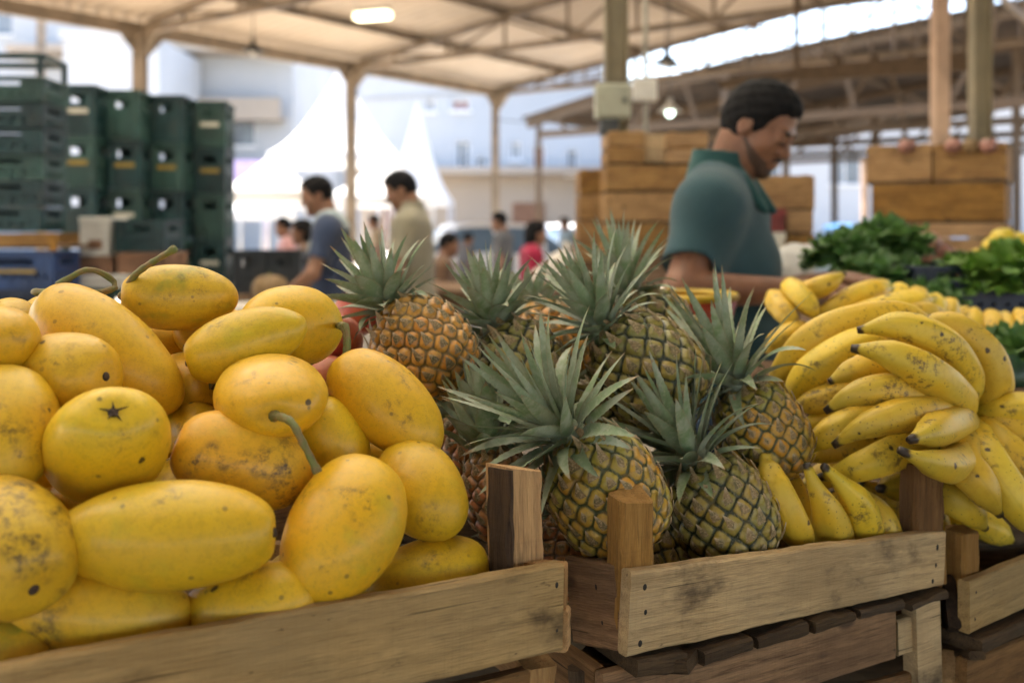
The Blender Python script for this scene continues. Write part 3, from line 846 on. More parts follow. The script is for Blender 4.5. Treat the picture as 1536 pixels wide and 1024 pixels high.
def pine_body(Rr, L, mats, n_eye, seed):
    rnd = np.random.RandomState(seed); nh, ns = 150, 160
    hh = np.linspace(0, 1, nh); th = np.arange(ns) * 2 * PI / ns
    def prof(h):
        s = np.abs(2 * h - 1)
        r = Rr * (1 - np.clip(s, 0, 1) ** 2.9) ** (1 / 2.3)
        return r * (1 - .07 * (h - .45))
    zz = (hh - .5) * L
    H, T = np.meshgrid(hh, th, indexing='ij')
    r = prof(H)
    Pn = np.stack([r * np.cos(T), r * np.sin(T), (H - .5) * L], -1).reshape(-1, 3)
    # eye centres: golden spiral with equal area
    hs = np.linspace(.0, 1, 600); rs = prof(hs); ds = np.sqrt(np.gradient(rs) ** 2 + (np.gradient(hs) * L) ** 2)
    A = np.cumsum(np.maximum(rs, .004) * ds); A /= A[-1]
    ke = (np.arange(n_eye) + .5) / n_eye
    he = np.interp(ke, A, hs); te = np.arange(n_eye) * GA + seed
    re = prof(he)
    C = np.stack([re * np.cos(te), re * np.sin(te), (he - .5) * L], -1)
    D = np.sqrt(((Pn[:, None, :] - C[None]) ** 2).sum(-1)); D2 = np.sort(D, 1)[:, :2]; near = D.argmin(1)
    spc = math.sqrt(4 * PI * Rr * Rr * (L / (2 * Rr)) / n_eye)
    b = np.clip((D2[:, 1] - D2[:, 0]) / (spc * .62), 0, 1)
    eye = np.clip(1 - D2[:, 0] / (spc * .62), 0, 1)
    e = b * b * (3 - 2 * b)
    hgt = spc * (.17 * np.sqrt(np.clip(e, 0, 1)) + .13 * np.sqrt(np.clip(1 - (D2[:, 0] / (spc * .60)) ** 2, 0, 1)))
    # outward normals of the smooth body
    dr = np.gradient(prof(hh), zz); N = np.stack([np.cos(T), np.sin(T), np.broadcast_to(-dr[:, None], T.shape)], -1).reshape(-1, 3)
    N[~np.isfinite(N)] = 0; N /= np.maximum(np.linalg.norm(N, axis=1), 1e-6)[:, None]
    wob = np.array([mnoise.noise(Vector(p) * 28 + Vector((seed, 0, 0))) for p in Pn[::1]]) * .0022
    V = Pn + N * (hgt + wob)[:, None]
    er = rnd.rand(n_eye); eh = he
    hfac = (V[:, 2] / L + .5)
    attr = np.stack([.78 * b + .22 * eye, hfac, er[near]], -1)
    faces = []
    for i in range(nh - 1):
        for k in range(ns):
            faces.append((i * ns + k, i * ns + (k + 1) % ns, (i + 1) * ns + (k + 1) % ns, (i + 1) * ns + k))
    faces.append(tuple(range(ns - 1, -1, -1))); faces.append(tuple((nh - 1) * ns + k for k in range(ns)))
    fm = [0] * len(faces); V = list(map(tuple, V)); attr = list(map(tuple, attr))
    rr = random.Random(seed)
    up = Vector((0, 0, 1))
    for i in range(n_eye):                                    # a papery bract rises from every eye
        c = Vector(C[i]); rad = Vector((math.cos(te[i]), math.sin(te[i]), 0)); tan = up.cross(rad)
        slope = (prof(min(1, he[i] + .02)) - prof(max(0, he[i] - .02))) / (L * (min(1, he[i] + .02) - max(0, he[i] - .02)))
        mer = (up + rad * float(slope)).normalized(); nor = (rad - up * float(slope)).normalized()
        w = spc * rr.uniform(.24, .36); ln = spc * rr.uniform(.62, 1.0) * (1 + .35 * (he[i] > .8)); lean = rr.uniform(-.25, .25)
        lift = rr.uniform(-.04, .22) + (.25 if he[i] > .75 else 0)
        b0 = len(V); nseg = 5
        for q in range(nseg + 1):
            u = q / nseg
            ctr = c - mer * spc * .30 + mer * ln * u + nor * (spc * (.285 + .08 * math.sin(u * PI)) + ln * lift * u ** 2.2) + tan * (lean * ln * u * u)
            ww = w * (1 - u) ** .75 + .0003
            for s in (-1, 0, 1):
                V.append(tuple(ctr + tan * (ww * s) + nor * (spc * .05 * (s == 0) - spc * .05 * abs(s) * (1 - u)))); attr.append((u, he[i], er[i]))
        for q in range(nseg):
            for s in (0, 1):
                faces.append((b0 + q * 3 + s, b0 + q * 3 + s + 1, b0 + q * 3 + s + 4, b0 + q * 3 + s + 3)); fm.append(1)
    return mesh_of('pineapple_skin', V, faces, mats, fmat=fm, attrs={'fr': attr})


def crown_mesh(n, Ls, seed, spread=1.0, wid=1.0, lean=(0, 0), up=None):
    """rosette of stiff toothed leaves round +z; up: local direction the leaves bend towards"""
    rr = random.Random(seed); V, Fc, A = [], [], []
    up = Vector(up) if up is not None else Vector((0, 0, 1))
    for i in range(n):
        f = i / (n - 1)                                       # 0 outermost, lowest .. 1 innermost
        az = i * GA + rr.uniform(-.25, .25)
        pol = R((104 - 96 * f ** .75) * spread + rr.uniform(-9, 9)); pol = max(R(2), min(R(118), pol))
        ln = Ls * (.42 + .75 * math.sin(min(1, f * 1.25 + .12) * PI * .62) - .20 * max(0, f - .75)) * rr.uniform(.82, 1.14)
        w0 = .0120 * wid * (.72 + .42 * math.sin(PI * min(1, f + .18))) * rr.uniform(.85, 1.12)
        rad = Vector((math.cos(az), math.sin(az), 0)); zz = Vector((0, 0, 1)); tan = zz.cross(rad)
        p = rad * (.019 * (1 - f) + .003) + zz * (.004 + .036 * f)
        curl = rr.uniform(.15, 1.0) * (1.25 if f < .35 else .55 if f < .7 else .12)      # recurve outwards
        tw = rr.uniform(-.35, .35); rb = rr.random()
        ns = 26; b0 = len(V); ang = pol * .72
        for q in range(ns + 1):
            u = q / ns
            a = ang + (pol - ang) * min(1, u * 4) + curl * u * u
            dr = (rad * math.sin(a) + zz * math.cos(a)); dr = (dr + up * (.07 * u)).normalized()
            if q: p = p + dr * (ln / ns)
            nor = tan.cross(dr).normalized() * -1
            tt = (tan * math.cos(tw * u) + nor * math.sin(tw * u)).normalized(); nn = dr.cross(tt)
            wv = w0 * min(1, .72 + u * 1.4) * (1 - u ** 1.7) ** .9 + .0002
            tooth = 1 + (.10 if q % 2 else -.03) * (u < .93) * (.0135 / max(wv, .004)) ** .4
            for s in (-1, -.55, 0, .55, 1):
                k = s * wv * (tooth if abs(s) == 1 else 1)
                V.append(p + tt * k - nn * (wv * .42 * (1 - abs(s) ** 1.5)) * (1 - .5 * u)); A.append((u, abs(s), rb))
        for q in range(ns):
            for s in range(4):
                Fc.append((b0 + q * 5 + s, b0 + q * 5 + s + 1, b0 + q * 5 + s + 6, b0 + q * 5 + s + 5))
    v, fcs = tube_geo([(0, 0, -.012), (0, 0, .02), (0, 0, .04)], [.022, .016, .006], 12)
    b0 = len(V); V += v; A += [(.1, .3, .5)] * len(v); Fc += [tuple(i + b0 for i in q) for q in fcs]
    return mesh_of('pineapple_crown', V, Fc, M_['pine_leaf'], attrs={'lf': A})


def pineapple(x, y, d, Wp, bx, by, tow, ratio, mat, label, seed, n_eye=92, n_leaf=44, Ls=.105, spread=1.0, wid=1.0, tilt=None, cdir=None):
    c = P(x, y, d); Rr = Wp / F * d / 2; L = Rr * 2 * ratio
    f_ = (c - Vector((0, 0, CAMH))).normalized(); r_ = f_.cross(Vector((0, 0, 1))).normalized(); u_ = r_.cross(f_)
    dx, dy = (bx - x), -(by - y); m = math.hypot(dx, dy); proj = m / F * d
    ct = min(1, proj / (L * .5)); tl = math.acos(ct) if tilt is None else R(tilt)
    tl *= tow
    ax = (r_ * dx / m + u_ * dy / m) * math.cos(tl) - f_ * math.sin(tl)
    M = axes(z=ax, o=c)
    root = thing('pineapple', c, label, 'pineapple', 'pineapples piled in the crate', M)
    obj('fruit_body', pine_body(Rr * .855, L * .91, [M_[mat], M_['bract']], n_eye, seed), M, root)
    cb = c + ax * (L * .447)
    cax = ax if cdir is None else (r_ * cdir[0] + u_ * cdir[1] - f_ * cdir[2]).normalized()
    cax = (cax + ax * .35).normalized()
    Mc = axes(z=cax, o=cb)
    upl = Mc.to_3x3().inverted() @ Vector((0, 0, 1))
    obj('leaf_crown', crown_mesh(int(n_leaf * 1.35), Ls, seed + 7, spread, wid * .80, up=upl), Mc, root)
    return root


pineapple(635, 522, 1.13, 158, 584, 462, -1, 1.05, 'pine_orange', 'orange pineapple at the left of pile, crown leaning left above the mangoes', 3, 135, 38, .064, cdir=(-.42, .9, .1))
pineapple(786, 560, 1.20, 150, 742, 492, -1, 1.1, 'pine_green', 'half hidden pineapple in the middle behind the big fan of leaves', 4, 115, 36, .066, cdir=(-.25, .95, 0))
pineapple(972, 556, 1.17, 168, 898, 490, -1, 1.05, 'pine_green', 'green-brown pineapple at the back with wide crown in front of teal shirt', 5, 104, 40, .080, cdir=(-.40, .85, .2))
pineapple(985, 500, 1.40, 130, 935, 440, -1, 1.1, 'pine_green', 'farthest pineapple, only its blurred upright leaves showing', 6, 80, 30, .082, cdir=(-.1, 1, 0))
pineapple(909, 738, 1.02, 184, 856, 655, 1, 1.08, 'pine_gold', 'large golden pineapple at the front behind the pale post, crown fanned left', 8, 128, 38, .098, cdir=(-.62, .34, .62))
pineapple(1085, 770, 1.085, 164, 1040, 686, 1, 1.04, 'pine_green', 'dark green pineapple behind the front board, bananas at its right', 9, 104, 36, .100, cdir=(-.55, .72, .40))
pineapple(1143, 650, 1.18, 146, 1104, 572, -1, 1.06, 'pine_gold', 'yellow-brown pineapple leaning against the banana hand', 10, 120, 36, .104, cdir=(-.45, .88, .15))
pineapple(850, 836, 1.075, 118, 800, 800, -1, 1.2, 'pine_red', 'reddish pineapple low between two crate posts', 11, 88, 24, .05)
pineapple(752, 740, 1.05, 120, 728, 668, 1, 1.2, 'pine_red', 'shaded pineapple behind the dark post, short leaves upright', 12, 90, 22, .062, wid=1.25, cdir=(-.1, 1, .2), spread=.6)
pineapple(985, 850, 1.10, 130, 1000, 780, -1, 1.2, 'pine_green', 'dark pineapple in the gap between the two front ones', 13, 84, 22, .05)

pineapple(822, 520, 1.34, 130, 800, 470, -1, 1.1, 'pine_orange', 'orange-brown pineapple peeping between the two middle crowns', 14, 88, 20, .05)
pineapple(700, 690, 1.16, 130, 680, 640, -1, 1.1, 'pine_red', 'shaded pineapple low behind the speckled mango', 15, 84, 20, .05)
pineapple(880, 640, 1.20, 130, 850, 590, -1, 1.1, 'pine_green', 'shaded pineapple hidden behind the big front crown', 16, 84, 20, .05)
# ================================================================ bananas
def banana_mesh(pts, rp, seed, M, stub=.34, tipr=.26, neck=False):
    """pts: world points from dark tip to stem end, rp: radius in metres"""
    rr = random.Random(seed); n = 40; ns = 20
    c = catmull(pts, n); fr = frames(c); v, f, A = [], [], []
    ph = rr.uniform(0, 6.28); g = rr.random()
    ts = [0, .03, .08, .16, .28, .5, .72, .85, .92, 1.0]; rs = [tipr * .8, tipr, tipr * 1.7, .76, .95, 1.0, .94, .72, max(.42, stub), stub]
    if neck: ts = [0, .03, .10, .2, .32, .46, .62, .8, .92, 1.0]; rs = [.17, .23, .30, .48, .72, .92, 1.0, .98, .85, .5]
    for i, (p, (t, a, b)) in enumerate(zip(c, fr)):
        u = i / (n - 1); r = rp * float(np.interp(u, ts, rs))
        for k in range(ns):
            th = 2 * PI * k / ns
            rid = .5 + .5 * math.cos(5 * th + ph)
            q = r * (1 + .105 * (rid ** 1.8 - .4) * min(1, 4 * u) + .02 * mnoise.noise((u * 5 + seed, math.cos(th), math.sin(th))))
            v.append(p + (a * math.cos(th) + b * math.sin(th)) * q); A.append((u, g, rid ** 6))
    for i in range(n - 1):
        for k in range(ns): f.append((i * ns + k, i * ns + (k + 1) % ns, (i + 1) * ns + (k + 1) % ns, (i + 1) * ns + k))
    f.append(tuple(range(ns - 1, -1, -1))); e = (n - 1) * ns; f.append(tuple(range(e, e + ns)))
    Mi = M.inverted()
    return mesh_of('banana_skin', [Mi @ p for p in v], f, M_['banana'], attrs={'bt': A})


def hand(label, bananas, group, dd=0.0, stubs=(), neck=False):
    b0 = P(*bananas[0][0][len(bananas[0][0]) // 2])
    root = thing('banana_hand', b0, label, 'bananas', group)
    for i, (pp, rpx) in enumerate(bananas):
        w = [P(q[0], q[1], q[2] + dd) for q in pp]
        dm = pp[len(pp) // 2][2] + dd
        M = Matrix.Translation(w[len(w) // 2]); rpx = rpx * .95
        obj('banana', banana_mesh(w, rpx / F * dm, i * 7 + int(b0.x * 100), M, neck=neck and i > 1), M, root)
    for pts, r in stubs:
        w = [P(q[0], q[1], q[2] + dd) for q in pts]
        mb = MB(); mb.tube([p - b0 for p in w], r, 10); mb.build('stalk_crown', M_['banana_stub'], Matrix.Translation(b0), root)
    return root


GB = 'hands of bananas on the stall'
hand('big fan of ripe bananas with dark tips pointing left, joined at right', [
    ([(1286, 495, 1.215), (1350, 489, 1.195), (1415, 515, 1.205), (1449, 562, 1.24), (1458, 612, 1.285)], 28),
    ([(1277, 522, 1.165), (1335, 531, 1.145), (1392, 560, 1.15), (1430, 592, 1.20), (1456, 618, 1.28)], 32),
    ([(1365, 490, 1.265), (1430, 492, 1.262), (1478, 530, 1.262), (1490, 575, 1.268), (1464, 622, 1.29)], 28),
    ([(1395, 500, 1.30), (1450, 505, 1.30), (1490, 545, 1.30), (1497, 590, 1.30), (1468, 626, 1.30)], 25),
    ([(1152, 610, 1.345), (1178, 556, 1.32), (1225, 507, 1.30), (1290, 484, 1.30), (1365, 486, 1.33), (1440, 560, 1.35)], 31),
    ([(1176, 612, 1.29), (1208, 568, 1.275), (1250, 536, 1.262), (1300, 515, 1.265), (1360, 520, 1.29)], 28),
    ([(1243, 573, 1.20), (1280, 556, 1.20), (1330, 548, 1.215), (1390, 570, 1.25)], 23),
    ([(1186, 612, 1.265), (1225, 602, 1.25), (1270, 590, 1.25), (1340, 582, 1.27)], 23),
    ([(1238, 617, 1.16), (1275, 594, 1.148), (1330, 584, 1.15), (1390, 600, 1.185), (1452, 622, 1.275)], 28),
    ([(1250, 668, 1.135), (1290, 643, 1.122), (1345, 624, 1.122), (1402, 618, 1.17), (1453, 624, 1.275)], 29),
    ([(1212, 676, 1.21), (1245, 650, 1.195), (1290, 632, 1.20), (1350, 622, 1.23)], 25),
    ([(1196, 642, 1.25), (1230, 634, 1.25), (1275, 630, 1.26), (1330, 625, 1.27)], 21),
    ([(1228, 716, 1.185), (1270, 706, 1.165), (1320, 688, 1.16), (1375, 662, 1.20), (1450, 632, 1.285)], 29),
    ([(1364, 660, 1.06), (1395, 648, 1.09), (1428, 635, 1.165), (1458, 626, 1.275)], 28),
    ([(1348, 674, 1.055), (1382, 689, 1.06), (1425, 698, 1.11), (1455, 670, 1.22), (1460, 632, 1.285)], 28),
    ([(1500, 772, 1.15), (1470, 728, 1.135), (1442, 690, 1.16), (1452, 650, 1.24), (1460, 630, 1.285)], 31),
    ([(1568, 812, 1.16), (1522, 750, 1.155), (1482, 692, 1.175), (1462, 652, 1.235), (1460, 630, 1.285)], 31),
    ([(1590, 745, 1.20), (1535, 697, 1.20), (1492, 660, 1.225), (1463, 632, 1.285)], 29),
    ([(1590, 636, 1.265), (1535, 614, 1.25), (1492, 620, 1.265), (1464, 626, 1.29)], 26),
    ([(1205, 690, 1.24), (1240, 676, 1.235), (1290, 660, 1.235), (1350, 640, 1.27)], 25),
    ([(1290, 705, 1.21), (1325, 690, 1.215), (1370, 672, 1.235), (1430, 645, 1.28)], 25),
    ([(1200, 730, 1.27), (1240, 712, 1.26), (1290, 690, 1.27), (1340, 665, 1.30)], 24),
    ([(1610, 668, 1.25), (1545, 652, 1.24), (1495, 642, 1.255), (1464, 629, 1.29)], 25),
], GB, 0.0, [([(1452, 616, 1.28), (1464, 628, 1.285), (1476, 640, 1.31)], [.010, .014, .010])])
hand('three squat yellow-green bananas standing at the front board beside the dark pineapple', [
    ([(1212, 826, 1.115), (1186, 778, 1.095), (1160, 724, 1.10), (1147, 684, 1.125)], 28),
    ([(1224, 838, 1.17), (1208, 790, 1.16), (1190, 740, 1.17), (1180, 700, 1.20)], 24),
    ([(1209, 694, 1.105), (1222, 728, 1.10), (1242, 775, 1.115), (1260, 855, 1.18)], 33),
    ([(1245, 736, 1.165), (1268, 775, 1.155), (1282, 815, 1.15), (1288, 860, 1.16)], 26),
    ([(1234, 698, 1.115), (1262, 726, 1.12), (1290, 765, 1.135), (1302, 850, 1.20)], 33),
    ([(1276, 728, 1.18), (1308, 757, 1.165), (1326, 795, 1.16), (1330, 850, 1.17)], 27),
], GB, neck=True)
hand('lower hand of spotted bananas showing behind the dark corner post', [
    ([(1318, 733, 1.21), (1345, 727, 1.24), (1385, 722, 1.30), (1420, 700, 1.36)], 27),
    ([(1478, 792, 1.215), (1452, 764, 1.20), (1418, 742, 1.215), (1380, 728, 1.27), (1340, 700, 1.34)], 29),
    ([(1520, 812, 1.27), (1482, 790, 1.265), (1440, 768, 1.275), (1395, 740, 1.31)], 25),
    ([(1418, 826, 1.23), (1405, 792, 1.235), (1385, 757, 1.26), (1350, 720, 1.32)], 26),
    ([(1290, 722, 1.27), (1335, 748, 1.265), (1375, 768, 1.27), (1420, 760, 1.33)], 24),
    ([(1330, 800, 1.27), (1350, 785, 1.265), (1390, 775, 1.28), (1430, 760, 1.34)], 24),
    ([(1545, 800, 1.33), (1510, 770, 1.32), (1470, 740, 1.33), (1430, 715, 1.36)], 26),
    ([(1560, 760, 1.36), (1520, 735, 1.35), (1480, 715, 1.36), (1440, 700, 1.38)], 26),
], GB)
hand('blurred bunch of bananas in front of the vendor\'s hands', [
    ([(1268, 410, 1.70), (1235, 428, 1.70), (1200, 440, 1.74), (1170, 450, 1.80)], 17),
    ([(1228, 480, 1.66), (1215, 462, 1.66), (1196, 440, 1.69), (1180, 425, 1.76)], 19),
    ([(1200, 500, 1.66), (1186, 480, 1.66), (1168, 458, 1.70), (1158, 440, 1.78)], 18),
    ([(1218, 486, 1.72), (1250, 468, 1.70), (1290, 446, 1.71), (1335, 432, 1.76)], 24),
    ([(1240, 500, 1.66), (1290, 478, 1.64), (1345, 462, 1.65), (1400, 448, 1.70)], 25),
    ([(1180, 520, 1.62), (1210, 505, 1.60), (1250, 498, 1.62), (1300, 500, 1.70)], 22),
    ([(1150, 530, 1.64), (1165, 512, 1.62), (1190, 500, 1.64), (1215, 492, 1.70)], 18),
    ([(1290, 520, 1.62), (1330, 490, 1.60), (1370, 476, 1.62), (1420, 470, 1.68)], 22),
], GB)
hand('blurred hands of bananas between the big fan and the leafy greens', [
    ([(1292, 505, 1.78), (1300, 470, 1.77), (1312, 440, 1.80), (1330, 425, 1.86)], 18),
    ([(1322, 505, 1.76), (1332, 472, 1.75), (1344, 446, 1.78), (1356, 430, 1.84)], 18),
    ([(1352, 505, 1.76), (1364, 476, 1.75), (1374, 450, 1.78), (1380, 436, 1.84)], 18),
    ([(1384, 505, 1.78), (1394, 480, 1.77), (1402, 460, 1.80), (1404, 445, 1.86)], 17),
    ([(1410, 505, 1.80), (1418, 484, 1.79), (1424, 466, 1.82), (1426, 452, 1.88)], 16),
], GB)
hand('blurred clump of short bananas at far right of the stall', [
    ([(1440, 545, 1.80), (1450, 515, 1.80), (1458, 488, 1.83), (1462, 465, 1.90)], 18),
    ([(1482, 550, 1.80), (1486, 520, 1.80), (1488, 492, 1.83), (1486, 468, 1.90)], 19),
    ([(1515, 550, 1.82), (1516, 522, 1.81), (1512, 495, 1.84), (1505, 470, 1.90)], 18),
    ([(1546, 540, 1.82), (1545, 512, 1.81), (1538, 488, 1.84), (1526, 466, 1.90)], 18),
    ([(1420, 530, 1.86), (1430, 505, 1.86), (1440, 480, 1.88), (1448, 462, 1.92)], 16),
    ([(1500, 590, 1.84), (1508, 560, 1.83), (1515, 535, 1.84), (1518, 510, 1.88)], 16),
], GB)
# ================================================================ people (signed-distance bodies, meshed with surface nets)
class Scaled:
    """passes head shapes on to a field with their sizes scaled"""
    def __init__(s, g, k): s.g = g; s.k = k
    def cone(s, a, b, ra, rb, k=.02, op='add'): s.g.cone(a, b, ra * s.k, rb * s.k, k * s.k, op); return s
    def ell(s, c, r, k=.02, op='add', rot=None): s.g.ell(c, tuple(np.array(r) * s.k), k * s.k, op, rot); return s


class SDF:
    def __init__(s, lo, hi, h):
        s.lo = np.array(lo, float); s.h = h; s.n = np.ceil((np.array(hi) - s.lo) / h).astype(int) + 1
        s.ax = [s.lo[i] + h * np.arange(s.n[i]) for i in range(3)]
        s.V = np.full(s.n, 1.0, np.float32)

    def _sl(s, lo, hi, pad):
        out = []
        for i in range(3):
            a = int(max(0, math.floor((lo[i] - pad - s.lo[i]) / s.h))); b = int(min(s.n[i], math.ceil((hi[i] + pad - s.lo[i]) / s.h) + 1))
            if b <= a: return None
            out.append(slice(a, b))
        return tuple(out)

    def _pts(s, sl):
        return np.meshgrid(s.ax[0][sl[0]], s.ax[1][sl[1]], s.ax[2][sl[2]], indexing='ij', sparse=True)

    def _blend(s, sl, d, k, op):
        v = s.V[sl]
        if op == 'add':
            if k > 0:
                h = np.clip(.5 + .5 * (v - d) / k, 0, 1); s.V[sl] = v * (1 - h) + d * h - k * h * (1 - h)
            else: s.V[sl] = np.minimum(v, d)
        elif op == 'sub':
            h = np.clip(.5 - .5 * (v + d) / max(k, 1e-6), 0, 1); s.V[sl] = v * (1 - h) + (-d) * h + k * h * (1 - h)

    def cone(s, a, b, ra, rb, k=.02, op='add', flat=None):
        a, b = np.array(a, float), np.array(b, float); pad = max(ra, rb) + k + .03
        sl = s._sl(np.minimum(a, b), np.maximum(a, b), pad)
        if sl is None: return s
        X, Y, Z = s._pts(sl); ba = b - a; L2 = (ba * ba).sum() + 1e-12
        t = np.clip(((X - a[0]) * ba[0] + (Y - a[1]) * ba[1] + (Z - a[2]) * ba[2]) / L2, 0, 1)
        d = np.sqrt((X - a[0] - t * ba[0]) ** 2 + (Y - a[1] - t * ba[1]) ** 2 + (Z - a[2] - t * ba[2]) ** 2) - (ra + (rb - ra) * t)
        s._blend(sl, d.astype(np.float32), k, op); return s

    def ell(s, c, r, k=.02, op='add', rot=None):
        c, r = np.array(c, float), np.array(r, float); m = r.max()
        sl = s._sl(c, c, m + k + .03)
        if sl is None: return s
        X, Y, Z = s._pts(sl); x, y, z = X - c[0], Y - c[1], Z - c[2]
        if rot is not None:                                    # rot: 3x3 world-from-local
            q = np.array(rot); x, y, z = (q[0, 0] * x + q[1, 0] * y + q[2, 0] * z, q[0, 1] * x + q[1, 1] * y + q[2, 1] * z, q[0, 2] * x + q[1, 2] * y + q[2, 2] * z)
        k0 = np.sqrt((x / r[0]) ** 2 + (y / r[1]) ** 2 + (z / r[2]) ** 2); k1 = np.sqrt((x / r[0] ** 2) ** 2 + (y / r[1] ** 2) ** 2 + (z / r[2] ** 2) ** 2) + 1e-9
        s._blend(sl, (k0 * (k0 - 1) / k1).astype(np.float32), k, op); return s

    def cut(s, p, n):
        """keep only the side of the plane that n points away from"""
        X, Y, Z = np.meshgrid(*s.ax, indexing='ij', sparse=True); n = np.array(n, float); n /= np.linalg.norm(n)
        s.V = np.maximum(s.V, ((X - p[0]) * n[0] + (Y - p[1]) * n[1] + (Z - p[2]) * n[2]).astype(np.float32)); return s

    def warp(s, fn):
        X, Y, Z = np.meshgrid(*s.ax, indexing='ij', sparse=True); s.V = s.V + fn(X, Y, Z).astype(np.float32); return s

    def mesh(s):
        V = s.V; S = V < 0
        S[0], S[-1], S[:, 0], S[:, -1], S[:, :, 0], S[:, :, -1] = False, False, False, False, False, False
        V = np.where((V < 0) & ~S, .001, V)
        c8 = [(i, j, k) for i in (0, 1) for j in (0, 1) for k in (0, 1)]
        N = np.array(V.shape) - 1
        cut = lambda a, o: a[o[0]:o[0] + N[0], o[1]:o[1] + N[1], o[2]:o[2] + N[2]]
        cnt = sum(cut(S, o).astype(np.int8) for o in c8)
        act = (cnt > 0) & (cnt < 8); I = np.argwhere(act)
        idx = np.full(act.shape, -1, np.int64); idx[act] = np.arange(len(I))
        pos = np.zeros((len(I), 3)); w = np.zeros(len(I))
        for a in c8:
            for ax in range(3):
                if a[ax]: continue
                b = list(a); b[ax] = 1
                va = V[I[:, 0] + a[0], I[:, 1] + a[1], I[:, 2] + a[2]]; vb = V[I[:, 0] + b[0], I[:, 1] + b[1], I[:, 2] + b[2]]
                m = (va < 0) != (vb < 0); t = np.where(m, va / np.where(m, va - vb, 1), 0)
                q = np.array(a, float)[None] + t[:, None] * (np.array(b) - np.array(a))[None]
                pos[m] += q[m]; w[m] += 1
        P3 = s.lo + s.h * (I + pos / np.maximum(w, 1)[:, None])
        F4 = []
        for ax in range(3):
            o = [(1, 2), (2, 0), (0, 1)][ax]
            sl0 = [slice(1, -1)] * 3; sl1 = [slice(1, -1)] * 3; sl0[ax] = slice(0, -1); sl1[ax] = slice(1, None)
            A, B = S[tuple(sl0)], S[tuple(sl1)]
            E = np.argwhere(A != B); E2 = E.copy(); E2[:, o[0]] += 1; E2[:, o[1]] += 1
            ins = A[E[:, 0], E[:, 1], E[:, 2]]
            def cell(d0, d1):
                q = E2.copy(); q[:, o[0]] -= d0; q[:, o[1]] -= d1; return idx[q[:, 0], q[:, 1], q[:, 2]]
            quad = np.stack([cell(1, 1), cell(0, 1), cell(0, 0), cell(1, 0)], 1)
            quad[~ins] = quad[~ins][:, ::-1]
            F4.append(quad)
        return P3, np.concatenate(F4)


def rotm(yaw, pitch, roll=0):
    return np.array(Matrix.Rotation(yaw, 3, 'Z') @ Matrix.Rotation(pitch, 3, 'Y') @ Matrix.Rotation(roll, 3, 'X'))


